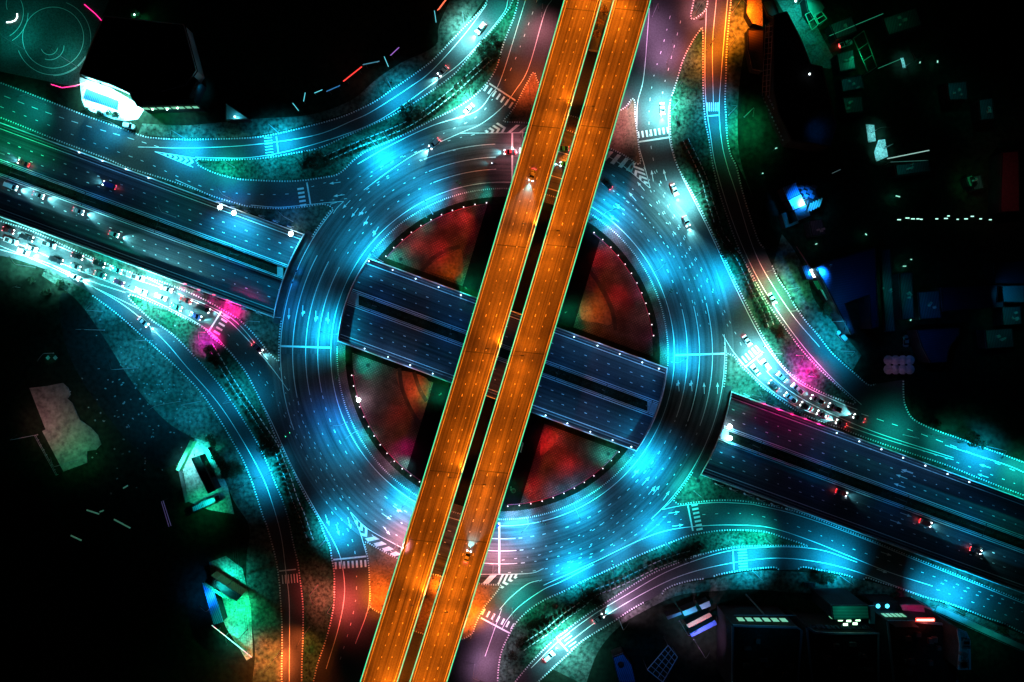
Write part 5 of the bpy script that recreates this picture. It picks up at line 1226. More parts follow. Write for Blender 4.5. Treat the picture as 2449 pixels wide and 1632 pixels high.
o, c = building([(312, 224), (448, 219), (463, 185), (472, 192), (452, 234), (470, 250), (330, 254), (318, 238)], 8, 'long low wing with pale roof edges right of the white lit forecourt', ROOFD, WALLD); winrow(o, (335, 255), (470, 251), 5, 7, 8, WG, .2)
o, c = building([(340, 242), (386, 240), (390, 250), (342, 253)], 8.5, 'flat pale roof panel on the front of the long low wing, left one', CORT, WALLD, 'roof_panel', 'roof', False, z0=7.9); o, c = building([(416, 240), (462, 237), (468, 248), (422, 250)], 8.5, 'flat pale roof panel on the front of the long low wing, right one', CORT, WALLD, 'roof_panel', 'roof', False, z0=7.9)
for k, (x, y) in enumerate([(365, 262), (425, 259), (400, 262)]):
    f = thing('eave_lamp', W(x, y, 5.5), 'green tinted lamp on the front of the long low wing, %s' % ('left', 'right', 'middle')[k], 'lamp'); MB().lathe((0, 0, 0), [(.3, 0), (.3, .15)], 8).build('lamp_head', EMI['green'], f); spot('light', f, (0, -.2, -.2), (0, -2, -5), ('green', 'white', 'teal')[k], 700, 150)
o = thing('screen_wall', W(484, 222, 0), 'narrow lit wall panel at the right end of the long low wing', 'wall'); MB().box((0, 0, 3), (.5, 4.5, 6), R(-14)).build('wall', WALLL, o); spot('light', o, (2.2, 0, 6), (0, 0, 2), 'cyan', 260, 120)
# triangular kiosk
o, c = building([(541, 248), (595, 285), (541, 287)], 4, 'triangular kiosk with a lit frame at the upper left', CORT, WALLD, 'kiosk', 'kiosk'); point('light', thing('kiosk_lamp', W(562, 280, 5.2), 'white lamp above the triangular kiosk', 'lamp'), (0, 0, 0), 'white', 450); MB().lathe((0, 0, 0), [(.15, 0), (.3, .2), (.1, .4)], 8).build('lamp_globe', WW, bpy.data.objects['kiosk_lamp'])
# the plaza with rings
tag(MB().prism(WL([(-200, -200), (250, -200), (262, 0), (228, 80), (195, 170), (186, 210), (-200, 130)]), .15, .21).build('plaza', two_noise('plaza_dark', ((.03, .06, .055), (.05, .085, .08)), .05, 2, .7, .1)), kind='structure')
rg = MB()
for cx_, cy_, r, a0, a1 in ((128, 91, 73, 0, 360), (128, 92, 90, -90, 70), (128, 92, 88, 200, 330), (119, 112, 20, 200, 350), (120, 110, 34, 250, 360), (-8, 30, 65, -60, 30), (-8, 32, 76, -60, 0), (56, 10, 40, 100, 200)):
    pts = [(cx_+r*math.cos(R(a0+(a1-a0)*i/80)), cy_-r*math.sin(R(a0+(a1-a0)*i/80))) for i in range(81)]; rg.ribbon(WL(pts), .2, .225)
tag(rg.build('plaza_markings', PAINT), kind='structure')
o = thing('light_crescent', W(35, 45, .3), 'bright crescent shaped light strip on the round plaza at the upper left', 'light strip'); MB().kerb([p-o.location for p in WL([(42, 34), (43, 42), (38, 50), (28, 54), (17, 55)])], .25, .1).build('strip', WW, o)
NEON = emis('magenta_strip', (1, .01, .2), .9)
for nm, pts in (('along the upper right of the round plaza', [(203, 12), (215, 22), (230, 35), (249, 56)]), ('below the round plaza', [(124, 203), (150, 211), (180, 207), (203, 200)])):
    o = thing('neon_strip', W(*pts[1], .3), 'thin magenta light strip ' + nm, 'light strip'); MB().kerb([p-o.location for p in WL(pts)], .22, .15).build('strip', NEON, o)
lamp((185, 160), (128, 110), 'on the round plaza at the upper left', 'teal', .14, 12, 150); lamp((60, 120), (30, 60), 'between the two ring patterns of the round plaza', 'teal', .16, 12, 150)
for k, (x, y) in enumerate([(322, 36), (372, 73)]):
    f = thing('yard_lamp', W(x, y, 4), 'lone small lamp glowing in the black upper left area, %s of two' % ('left', 'right')[k], 'lamp'); MB().tube((0, 0, -4), (0, 0, 0), .06).build('post', DSTEEL, f); MB().lathe((0, 0, 0), [(.15, 0), (.3, .2), (.1, .4)], 8).build('lamp_globe', WW, f); point('light', f, (0, 0, -.6), ('green', 'white')[k], 160); tree(x+9, y+4, 2, 3.5, 'dark tree beside the lone small lamp at the upper left, %s of two' % ('left', 'right')[k])
# billboards at the upper left
def board(a, b, h, label, col, stripes, gl=.5, z=5):
    A = W(*a, z); B = W(*b, z); o = thing('billboard', (A+B)/2*1, label, 'billboard'); o.location.z = 0
    d = B-A; ang_ = math.atan2(d.y, d.x); L = d.length; o.rotation_euler.z = ang_
    cc = Vector((-(A+B).x, -(A+B).y, 0)); nrm = Vector((-math.sin(ang_), math.cos(ang_), 0)); s = 1 if nrm.dot(cc) > 0 else -1
    for x in (-L*.35, L*.35): MB().tube((x, -s*.3, 0), (x, -s*.3, z), .12).build('post', DSTEEL, o)
    m = MB(); m.box((0, 0, z), (L, .18, h), 0, 1, (R(28)*-s, 'X')); pn = m.build('panel', emis('board_'+label[:8].replace(' ', '_'), col, gl), o)
    for k, (x0, w_, zz, hh, c2) in enumerate(stripes):
        off_ = Vector((x0*L, s*.14*math.cos(R(28)), 0)); t = Vector((0, s*math.sin(R(28)), math.cos(R(28))))*zz*h
        m = MB(); m.box(off_+Vector((0, 0, z))+t+Vector((0, 0, .05)), (w_*L, .05, hh*h), 0, 1, (R(28)*-s, 'X')); m.build('emblem', emis('mark_%d_%d' % (int(c2[0]*9), int(c2[2]*9)), c2, .8), pn)
board((821, 195), (865, 160), 3.6, 'red billboard with a white smudge of lettering at the upper left', (.75, .03, .02), [(.08, .06, .1, .5, (.9, .9, .9)), (.02, .05, -.1, .45, (.9, .9, .9)), (.25, .12, .1, .2, (.9, .9, .9))])
board((868, 155), (907, 147), 2.4, 'dark blue billboard with pale lettering right of the red one', (.02, .10, .14), [(-.2+.06*k, .03, 0, .5, (.4, .7, .8)) for k in range(9)]+[(.38, .02, .2, .5, (.4, .9, .8))])
board((781, 219), (813, 205), 2.2, 'plain blue billboard left of the red one', (.01, .12, .30), [(-.2, .3, .3, .08, (.1, .4, .7))], .3)
board((934, 133), (954, 114), 1.8, 'small violet billboard furthest up the dark hillside road', (.25, .10, .45), [(-.2, .1, .1, .3, (.7, .5, .9)), (.05, .2, .1, .2, (.7, .5, .9))], .3)
board((1048, 24), (1066, 0), 2.6, 'orange red billboard at the top edge', (.8, .12, .05), [(-.1, .5, .2, .12, (.9, .6, .4)), (.1, .4, -.2, .1, (.9, .6, .4))], .5)
for k, (x0, y0, x1, y1) in enumerate([(726, 243, 730, 222), (700, 247, 714, 265), (919, 136, 929, 160), (1039, 26, 1043, 54), (752, 223, 771, 215)]):
    A, B = W(x0, y0, 3), W(x1, y1, 3); o = thing('light_bar', A, 'slim bluish glowing bar on the dark slope, %s' % ('near the plain blue billboard', 'lowest on the left', 'right of the dark blue billboard', 'below the orange red billboard', 'touching the plain blue billboard')[k], 'light bar'); MB().tube((0, 0, 0), B-A, .14).build('tube_light', emis('bar', (.05, .35, .40), .5), o); MB().tube((0, 0, -3), (0, 0, 0), .06).build('post', DSTEEL, o)
# right hand side
tag(MB().poly(WL([(1822, -60), (1880, 40), (1940, 158), (1985, 165), (2000, 150), (1930, 20), (1900, -60)], .2)).build('lane', two_noise('lane', ((.05, .09, .08), (.08, .13, .12)), .1, 1.5, .8, .2)), kind='structure')
o, c = building([(1851, 40), (1881, 30), (1915, 95), (1938, 155), (1965, 160), (2000, 300), (1985, 350), (1893, 335), (1862, 270), (1850, 215)], 9, 'long black flat roofed terrace right of the orange lit yard', ROOFD, WALLD)
FR = mat('frame_pinkish', (.30, .22, .24), (.2, .14, .16), 3, .6)
b = thing('balcony_frame', W(1838, 150, 0), 'tall ladder like balcony frame on the left face of the long black terrace', 'balcony')
m = MB()
for k in range(13):
    y = 62+k*13; x = 1848-k*.6; m.tube(rel(b, x, y, 7.5), rel(b, x-17, y+3, 6.4), .09)
for dx in (0, -8, -17): m.tube(rel(b, 1848+dx, 60, 7.4-(-dx)*.05), rel(b, 1840+dx, 230, 7.4+dx*.05), .11)
m.build('frame', FR, b); MB().tube(rel(b, 1838, 60, 0), rel(b, 1838, 60, 7.2), .1).tube(rel(b, 1832, 228, 0), rel(b, 1832, 228, 7.2), .1).build('post', FR, b)
b = thing('balcony_frame', W(1855, 270, 0), 'bluish dotted balcony row curving below the ladder like balcony frame', 'balcony'); m = MB()
for k in range(12): x = 1838+k*4.2; y = 232+k*9; m.box(rel(b, x, y, 6), (.9, .4, .5), R(-60)); m.box(rel(b, x-12, y+4, 4), (.6, .3, .4), R(-60))
m.build('frame', mat('frame_blue', (.14, .2, .3), (.1, .14, .22), 3, .6), b); MB().tube(rel(b, 1850, 262, 0), rel(b, 1850, 262, 5.8), .1).build('post', FR, b)
f = thing('yard_lamp', W(1849, 219, 5), 'bright white lamp at the corner of the ladder like balcony frame', 'lamp'); MB().tube((0, 0, -5), (0, 0, 0), .07).build('post', DSTEEL, f); MB().lathe((0, 0, 0), [(.2, 0), (.5, .3), (.15, .6)], 8).build('lamp_globe', WW, f); point('light', f, (-.9, 0, -.4), 'cyan', 220)
f = thing('yard_lamp', W(1936, 178, 11), 'tiny star shaped lamp on the black terrace roof', 'lamp'); MB().tube((0, 0, -2), (0, 0, 0), .07).build('post', DSTEEL, f); MB().lathe((0, 0, 0), [(.1, 0), (.35, .2), (.1, .4)], 8).build('lamp_globe', WW, f)
f = thing('yard_lamp', W(1902, 4, 5), 'bright greenish lamp at the head of the green lit lane', 'lamp'); MB().tube((0, 0, -5), (0, 0, 0), .07).build('post', DSTEEL, f); MB().lathe((0, 0, 0), [(.2, 0), (.4, .3), (.15, .5)], 8).build('lamp_globe', WW, f); point('light', f, (0, 0, -.5), 'teal', 500)
o, c = building([(1822, 5), (1848, 0), (1862, 32), (1848, 42), (1836, 36)], 4, 'ribbed grey green awning at the top beside the green lit lane', CORT, WALLD, 'awning', 'awning')
o, c = building([(1788, 70), (1826, 72), (1824, 170), (1800, 165), (1790, 120)], 4, 'ribbed rust coloured roof in the orange lit yard', CORO, WALLD, 'shed', 'shed')
o, c = building([(1790, -20), (1822, -15), (1824, 62), (1800, 55), (1786, 30)], 4, 'brown tarpaulin roof at the top of the orange lit yard', two_noise('tarpaulin', ((.25, .14, .08), (.4, .25, .15)), .2, 2, .8), WALLD, 'shed', 'shed', False)
o, c = building([(1925, -10), (1955, -10), (1973, 18), (1965, 30), (1945, 45), (1932, 25)], 5, 'green ribbed roof right of the green lit lane', CORG, WALLD, 'shed', 'shed')
GF = emis('green_edge', (.02, .30, .15), .22)
def frame3(p, z, label, n):
    o = thing('roof_frame', W(*p[0], 0), label, 'frame'); m = MB(); A, B, C_, D = [W(*q, z)-o.location for q in p]
    for s, e in ((A, B), (B, C_), (C_, D), (D, A)): m.tube(s, e, .16)
    for i in range(1, n): m.tube(A.lerp(D, i/n), B.lerp(C_, i/n), .14)
    m.build('frame', mat('frame_green', (.12, .28, .20), (.08, .2, .14), 2, .6), o); k = MB()
    for s in (A, B, C_, D): k.tube((s.x, s.y, 0), s, .12)
    k.build('post', DSTEEL, o); l = W(*((p[0][0]+p[2][0])/2, (p[0][1]+p[2][1])/2), z+3)-o.location; spot('light', o, l, l-Vector((0, 0, 5)), 'green', 260, 150)
frame3([(2041, 92), (2066, 74), (2097, 160), (2076, 174)], 7, 'green lit open roof frame with three bays at the upper right', 3)
frame3([(1926, 35), (1940, 28), (1956, 60), (1942, 72)], 6, 'small green outlined roof frame beside the green lit lane', 2); frame3([(1948, 35), (1965, 28), (1977, 45), (1958, 58)], 6, 'second small green outlined roof frame further from the lane', 2)
def bar(a, b, z, label, col=(.03, .40, .22), st=.25, w=.12):
    st = st*.45; A, B = W(*a, z), W(*b, z); o = thing('light_bar', A, label, 'light bar'); MB().tube((0, 0, 0), B-A, w).build('tube_light', emis('bar_%d_%d_%d' % (int(col[0]*90), int(col[1]*90), int(st*90)), col, st), o); MB().tube((0, 0, -z), (0, 0, 0), .06).build('post', DSTEEL, o)
bar((1984, 86), (2112, 33), 5, 'long thin green glowing line at the upper right'); bar((2100, 164), (2158, 140), 5, 'short pale line right of the open roof frame'); bar((2122, 380), (2222, 360), 5, 'pale glowing wall edge right of the white lit yard', (.4, .7, .62), .4, .2)
bar((2130, 388), (2220, 384), 4, 'dim line under the pale glowing wall edge', (.05, .2, .17), .2); bar((1925, 321), (1972, 297), 5, 'dim grey line on a roof right of the long black terrace', (.2, .35, .35), .2); bar((1990, 415), (2010, 406), 5, 'short dim line in the dark yard on the right', (.2, .35, .35), .15)
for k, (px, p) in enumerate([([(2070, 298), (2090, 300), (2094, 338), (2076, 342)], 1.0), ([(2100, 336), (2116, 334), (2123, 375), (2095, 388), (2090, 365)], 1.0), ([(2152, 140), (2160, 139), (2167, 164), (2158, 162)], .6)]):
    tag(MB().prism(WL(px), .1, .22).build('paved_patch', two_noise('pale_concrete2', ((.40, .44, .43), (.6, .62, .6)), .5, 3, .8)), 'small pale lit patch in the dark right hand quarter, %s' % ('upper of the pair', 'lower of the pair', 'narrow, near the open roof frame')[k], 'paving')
    q = px[0]; lamp((q[0]+14, q[1]+20), (sum(a for a, _ in px)/len(px), sum(a for _, a in px)/len(px)), 'over the pale patches at the right, %s' % ('upper', 'lower', 'narrow one')[k], 'white', .16*p, 7, 95)
# shop row
o, c = building([(1873, 449), (1904, 437), (1914, 464), (1885, 477)], 6, 'blue corrugated roof, topmost of three square roofs on the right', CORB, WALLD, 'shed', 'shed', False)
o, c = building([(1887, 479), (1915, 466), (1926, 490), (1898, 502)], 6, 'white lit corrugated roof between the blue and the dark teal roof', CORW, WALLD, 'shed', 'shed', False)
o, c = building([(1900, 504), (1928, 492), (1938, 516), (1910, 527)], 6, 'flat dark teal roof, lowest of three square roofs on the right', CORT, WALLD, 'shed', 'shed', False)
lamp((1882, 500), (1904, 484), 'beside the three square roofs on the right', 'blue', .55, 13, 90); lamp((1900, 515), (1906, 489), 'close to the white lit corrugated roof', 'white', .30, 10, 70)
o, c = building([(1908, 440), (1938, 425), (1958, 475), (1930, 490)], 7, 'cluttered dark roof beside the blue corrugated roof', WALLD, WALLD)
for k in range(7): MB().box(rel(o, 1917+k*5, 448+(k % 3)*11, 7.6), (1.6, 1.2, .9), R(-25)).build('roof_unit', mat('unit_blue', (.06, .11, .2), None, 3, .6), o)
b = thing('balcony_frame', W(1950, 495, 0), 'stack of pale slats lit blue beside the dark teal roof', 'balcony')
for k in range(5): MB().box(rel(b, 1936+k*6.5, 497-k*3, 6), (.5, 3.6, .4), R(-20)).build('slat', WALLL, b)
MB().tube(rel(b, 1945, 497, 0), rel(b, 1945, 497, 6), .1).build('post', FR, b); spot('light', b, rel(b, 1958, 485, 9), rel(b, 1948, 495, 4), 'cyan', 330, 120)
o, c = building([(1870, 512), (1880, 509), (1888, 536), (1908, 528), (1910, 534), (1880, 545)], 4, 'L shaped teal canopy left of the dark teal roof', CORT, WALLD, 'canopy', 'canopy', False); spot('light', o, rel(o, 1875, 540, 8), rel(o, 1890, 535, 3), 'cyan', 200, 130)
o = thing('lit_sign', W(1944, 654, 4), 'short bright white vertical light box sign on the shop row at the right', 'sign'); MB().box((0, 0, 0), (.9, 3.3, .5), R(28)).build('light_box', emis('sign_white', (.85, 1, 1), 3), o); MB().tube((0, 0, -4), (0, 0, -.2), .1).build('post', DSTEEL, o); point('light', o, (-1.2, 0, .3), 'cyan', 260)
for k, (px, m_, lb) in enumerate([([(1918, 637), (1935, 634), (1945, 668), (1930, 668)], CORB, 'blue ribbed shop roof beside the bright white sign'), ([(1945, 672), (1956, 672), (1968, 690), (1957, 693)], CORG, 'green ribbed shop roof below the bright white sign'), ([(1963, 693), (1974, 695), (1986, 716), (1977, 718)], CORW, 'pale shop roof in the middle of the shop row'), ([(1982, 720), (1990, 720), (2001, 738), (1994, 740)], CORW, 'small white lit shop roof at the end of the shop row')]):
    o, c = building(px, 4, lb, m_, WALLD, 'shop', 'shop', False); q = px[0]; spot('light', o, rel(o, q[0]+4, q[1]+8, 7), rel(o, q[0]+10, q[1]+18, 3.5), ('blue', 'green', 'teal', 'white')[k], 110, 130)
f = thing('fascia', W(1960, 690, 5), 'thin red and dark fascia line running down the shop row', 'fascia'); m = MB(); m.tube(W(1905, 590, 5)-f.location, W(2040, 800, 5)-f.location, .2); m.build('strip', mat('fascia', (.25, .03, .03), (.02, .02, .05), .3, .6), f)
o, c = building([(1952, 640), (1985, 625), (2092, 594), (2100, 785), (2082, 787), (2078, 705), (2020, 726), (2045, 795), (2035, 800)], 8, 'big navy ribbed warehouse roof with a dark courtyard notch on the right', CORN, WALLD, 'warehouse', 'warehouse'); spot('light', o, rel(o, 2050, 715, 22), rel(o, 2060, 730, 8), 'blue', 1100, 120); spot('light', o, rel(o, 2055, 660, 26), rel(o, 2060, 650, 8), 'blue', 500, 120)
o, c = building([(2250, 688), (2395, 682), (2400, 735), (2255, 745)], 7, 'dark navy roof in the right hand middle', CORN, WALLD, 'warehouse', 'warehouse')
o, c = building([(2192, 790), (2292, 785), (2294, 800), (2270, 830), (2262, 866), (2225, 868), (2205, 830)], 7, 'slate blue roof above the driveway on the right', CORN, WALLD, 'warehouse', 'warehouse'); spot('light', o, rel(o, 2240, 815, 24), rel(o, 2240, 820, 6), 'blue', 900, 110)
o, c = building([(2385, 685), (2449, 683), (2449, 724), (2383, 722)], 7, 'pale teal ribbed roof at the right edge', CORT, WALLD, 'shed', 'shed'); spot('light', o, rel(o, 2420, 700, 14), rel(o, 2420, 704, 6), 'cyan', 420, 120)
o, c = building([(2378, 628), (2449, 625), (2449, 680), (2378, 678)], 6, 'dim blue roof at the right edge above the pale teal one', CORN, WALLD, 'shed', 'shed')
o, c = building([(2396, 366), (2436, 362), (2438, 505), (2392, 508)], 7, 'long dark red roof at the right edge', mat('red_roof', (.10, .012, .02), (.06, .008, .012), 1, .8), WALLD, 'shed', 'shed'); spot('light', o, rel(o, 2415, 435, 26), rel(o, 2415, 435, 6), 'pink', 600, 110)
o, c = building([(2310, 425), (2325, 420), (2336, 440), (2330, 448), (2318, 446)], 4, 'tiny greenish ribbed roof above the string of lights', CORG, WALLD, 'shed', 'shed'); spot('light', o, rel(o, 2320, 430, 9), rel(o, 2322, 434, 3), 'green', 150, 120)
o = thing('parasol_cluster', W(2151, 880, 0), 'pale mauve rounded canopy of joined sunshades above the driveway on the right', 'canopy')
m = MB()
for i in range(4):
    for j in range(2):
        q = W(2126+i*17, 862+j*22, 3)-o.location; m.lathe((q.x, q.y, 2.6), [(1.9, 0), (1.9, .1), (.9, .55), (.1, .8)], 10); m.tube((q.x, q.y, 0), (q.x, q.y, 2.7), .06)
m.build('canopy', mat('mauve_canvas', (.30, .26, .29), (.2, .18, .2), 1, .9), o); spot('light', o, W(2151, 880, 9)-o.location, (0, 0, 0), 'purple', 110, 130)
m_ = emis('string_lamp', (.45, 1, .8), .4)
for k, (x, y) in enumerate([(2150, 526), (2170, 522), (2183, 524), (2195, 524), (2203, 525), (2240, 524), (2262, 523), (2268, 517), (2290, 525), (2310, 524), (2325, 518), (2345, 524), (2368, 526)]):
    o = thing('string_lamp', W(x, y, 3), 'small greenish lamp, %s from the left in the level string at the right' % ordi(k+1), 'lamp', 'string of lights at the far right'); MB().tube((0, 0, -3), (0, 0, 0), .04).build('post', DSTEEL, o); MB().box((0, 0, .1), (random.uniform(.7, 1.5), .35, .2)).build('lamp_globe', m_, o)
for k, (x, y, s) in enumerate([(2147, 470, 1.6), (1824, 415, .5), (2071, 561, .8), (2163, 637, 1.2), (2150, 660, 1.1), (2178, 766, .6), (2179, 621, .5), (1952, 584, .7), (2285, 205, .5), (2360, 250, .5), (1916, 332, .7), (1856, 355, .8), (2200, 150, .6), (2242, 148, .8), (2050, 245, .6), (2020, 200, .5)]):
    o = thing('door_lamp', W(x, y, 3), 'faint lone lamp in the dark, %s' % ('below the pale glowing wall edge', 'just right of the dashed kerb end', 'above the big navy warehouse', 'right of the warehouse, upper', 'right of the warehouse, lower', 'at the warehouse lower right corner', 'above the warehouse right corner', 'left of the warehouse roof', 'far upper right', 'far right of the red roof', 'near the lower end of the black terrace', 'at the foot of the bluish balcony row', 'right of the open roof frame, nearer', 'right of the open roof frame, farther', 'below the pickup in the dark yard, lower', 'below the pickup in the dark yard, upper')[k], 'lamp')
    MB().tube((0, 0, -3), (0, 0, 0), .05).build('post', DSTEEL, o); MB().box((0, 0, .1), (s, .35, .25), random.uniform(0, 3)).build('lamp_globe', emis('dim_lamp', (.35, .9, .7), .25), o); point('light', o, (0, 0, -.5), 'teal', 30*s)
# lower left yards
o, c = building([(72, 930), (115, 925), (150, 918), (163, 930), (168, 945), (160, 955), (172, 965), (190, 1005), (215, 1022), (232, 1040), (240, 1062), (228, 1075), (207, 1078), (208, 1105), (152, 1126), (102, 1031), (110, 1027)], .6, 'large pale irregular concrete lot lit dimly in the black lower left', two_noise('lot', ((.10, .12, .11), (.15, .16, .15)), .03, .6, .9, .1), CONCD, 'concrete_lot', 'lot', False)
lamp((90, 1040), (150, 1000), 'on the left side of the large pale concrete lot', 'pink', .09, 15, 140); lamp((190, 1100), (180, 1060), 'on the right side of the large pale concrete lot', 'green', .07, 15, 140)
o = thing('fence', W(88, 1040, 0), 'thin wire fence slanting left of the large pale concrete lot', 'fence'); m = MB(); A = Vector(); B = W(140, 1135)-o.location
for z in (.8, 1.5): m.tube(A+Vector((0, 0, z)), B+Vector((0, 0, z)), .05)
m.build('rail', STEEL, o); m = MB()
for i in range(9): p = A.lerp(B, i/8); m.tube(p, p+Vector((0, 0, 1.6)), .05)
m.build('fence_posts', STEEL, o)
tag(MB().poly(WL([(437, 1120), (466, 1048), (500, 1060), (520, 1110), (545, 1165), (560, 1230), (500, 1220), (450, 1200)], .2)).build('yard', two_noise('yard', ((.14, .17, .15), (.34, .36, .34)), .12, 1, .9, .3)), kind='structure')
o = thing('yard_wall', W(450, 1087, 0), 'green lit boundary wall on the upper left side of the bright yard', 'wall'); A = rel(o, 434, 1122, 0); B = rel(o, 468, 1052, 0); MB().kerb([A, B], 1.4, 3.2).build('wall', mat('green_wall', (.10, .45, .22), (.07, .3, .15), 1, .8), o); MB().kerb([A, rel(o, 450, 1200, 0)], .3, 2.2).build('mesh_fence', STEEL, o)
o, c = building([(459, 1097), (477, 1090), (516, 1172), (499, 1180)], 5, 'long dark sloping roof in the middle of the bright yard, lower left', ROOFD, WALLD, 'shed', 'shed')
o, c = building([(488, 1075), (496, 1072), (520, 1115), (512, 1120)], 3, 'narrow ribbed roof on the right of the bright yard', CORW, WALLD, 'shed', 'shed', False)
lamp((462, 1120), (455, 1110), 'in the bright lower left yard, left of its dark roof', 'white', .55, 9, 110); lamp((490, 1060), (492, 1085), 'at the top of the bright yard of the lower left', 'teal', .6, 9, 110); lamp((520, 1180), (500, 1210), 'at the lower end of the bright yard', 'green', .25, 9, 120)
o, c = building([(460, 1214), (487, 1198), (512, 1190), (516, 1200), (490, 1212), (463, 1224)], 4, 'pale blue slanted awning below the bright yard', CORB, WALLD, 'awning', 'awning', False); spot('light', o, rel(o, 490, 1200, 8), rel(o, 488, 1206, 3), 'cyan', 150, 120)
tag(MB().poly(WL([(500, 1345), (540, 1330), (580, 1360), (600, 1450), (605, 1570), (590, 1580), (540, 1500), (510, 1420)], .2)).build('yard', two_noise('yard2', ((.07, .16, .11), (.22, .30, .25)), .15, 1.2, .9, .4)), kind='structure')
o, c = building([(503, 1378), (577, 1425), (565, 1438), (490, 1391)], 6, 'long dark roof with a lettered band at the lower left', ROOFD, mat('sign_band', (.10, .30, .16), (.07, .22, .12), 2, .7), 'building', 'building', False)
LB = MB().box((0, 0, 0), (.5, .1, .7)).box((.3, 0, .3), (.3, .1, .15))
lo_ = MB(); A = rel(o, 489, 1392, 4.6); B = rel(o, 563, 1440, 4.6); dn = (B-A).normalized(); nn = Vector((dn.y, -dn.x, 0))
nn = nn if nn.y < 0 else -nn
bd = MB(); q = [A+nn*.1, B+nn*.1, B+nn*1.3, A+nn*1.3]; bd.prism(q, 4.4, 4.6); sb = bd.build('sign_board', mat('sign_band', (.1, .3, .16)), o)
for i in range(14):
    if i in (4, 9): continue
    p = A.lerp(B, (i+.6)/14.4)+nn*.7; aa = math.atan2(dn.y, dn.x)
    if i % 3 == 0:
        for s in (-1, 1): lo_.box((p.x+dn.x*.22*s, p.y+dn.y*.22*s, 4.64), (.12, .8, .06), aa); 
        lo_.box((p.x-nn.x*.35, p.y-nn.y*.35, 4.64), (.5, .12, .06), aa)
        lo_.box((p.x+nn.x*.35, p.y+nn.y*.35, 4.64), (.5, .12, .06), aa)
    elif i % 3 == 1: lo_.box((p.x, p.y, 4.64), (.14, .8, .06), aa); lo_.box((p.x+dn.x*.2, p.y+dn.y*.2, 4.64), (.4, .14, .06), aa)
    else: lo_.box((p.x, p.y, 4.64), (.55, .14, .06), aa); lo_.box((p.x, p.y, 4.64), (.14, .8, .06), aa+.4)
lo_.build('lettering', DSTEEL, sb)
lamp((535, 1372), (555, 1400), 'behind the long dark roof with the lettered band', 'teal', 1.0, 9, 140); lamp((590, 1420), (575, 1480), 'in the green lit lower left yard', 'green', .9, 9, 140); lamp((560, 1500), (565, 1530), 'by the red and white hoarding at the lower left', 'teal', .6, 8, 130); lamp((520, 1440), (500, 1420), 'left of the blue ribbed roof at the lower left', 'blue', .35, 10, 120)
o, c = building([(484, 1396), (511, 1413), (533, 1487), (511, 1494)], 4.5, 'blue ribbed shed roof at the lower left', CORB, WALLD, 'shed', 'shed', False)
board((507, 1496), (602, 1572), 2.6, 'long white hoarding with red and dark patches at the lower left', (.45, .75, .75), [(-.42, .07, .1, .8, (.6, .02, .12)), (-.22, .14, .1, .8, (.6, .02, .12)), (-.02, .2, .2, .3, (.05, .1, .2)), (.14, .14, .1, .25, (.05, .1, .2)), (.33, .1, .1, .8, (.6, .02, .12)), (.46, .05, .1, .8, (.6, .02, .12))], .22, 3)
for k, (a, b2) in enumerate([((386, 1200), (404, 1260)), ((390, 1198), (409, 1258))]): bar(a, b2, 4, 'long faint violet roof edge in the dark lower left, %s of two' % ('left', 'right')[k], (.10, .06, .25), .2)
for k, (x, y, l, a) in enumerate([(182, 1287, 4.5, -25), (222, 1225, 5, -18), (292, 1253, 7, -28), (243, 1223, 1.6, 20), (300, 1165, 2, 30)]):
    o = thing('light_bar', W(x, y, 3), 'faint greenish glint in the black lower left, %s' % ('lowest', 'middle left', 'rightmost', 'short one beside the middle one', 'topmost')[k], 'light bar'); MB().box((0, 0, 0), (l, .5, .15), R(a)).build('tube_light', emis('glint', (.08, .35, .22), .07), o); MB().tube((0, 0, -3), (0, 0, 0), .05).build('post', DSTEEL, o)
o = thing('stone_pair', W(121, 856, .1), 'two small pale square slabs side by side in the dark field at the left', 'slabs')
for dx in (-.9, 1.9): MB().box((dx, 0, .15), (1.2, 1.2, .3), R(45)).build('slab', mat('slab_glow', (.2, .3, .27), None, 2, .8), o)
lamp((128, 845), (121, 856), 'above the two small pale slabs', 'teal', .05, 6, 60)
tag(MB().poly(WL(smooth([(150, 700), (250, 760), (330, 850), (400, 950), (450, 1030), (440, 1090), (390, 1120), (330, 1080), (260, 1000), (190, 900), (150, 800)], 4, True), .165)).build('field', two_noise('field_soil', ((.004, .010, .009), (.020, .034, .032)), .02, .6, .95, .4, .1, (.40, .72), .5)), kind='structure')
for x, y, tx, ty, k_ in ((330, 880, 330, 860, .16), (430, 960, 400, 980, .20), (250, 790, 260, 790, .10)): lamp((x, y), (tx, ty), 'in the dim teal field at the left, %s' % ('middle', 'lowest', 'uppermost')[(0, 2, 1)[(330, 250, 430).index(x)]] if False else 'in the dim teal field at the left, %s' % {330: 'middle', 430: 'lowest', 250: 'uppermost'}[x], 'cyan', k_, 18, 150)
mb = MB()
for _ in range(130):
    x, y = random.gauss(340, 60), random.gauss(960, 90); mb.box(W(x, y, .3), (random.uniform(.2, .7), random.uniform(.2, .5), .3), random.uniform(0, 3))
tag(mb.build('rubble', CONC), 'scattered pale rubble in the dim field at the left', 'rubble', kind='stuff')
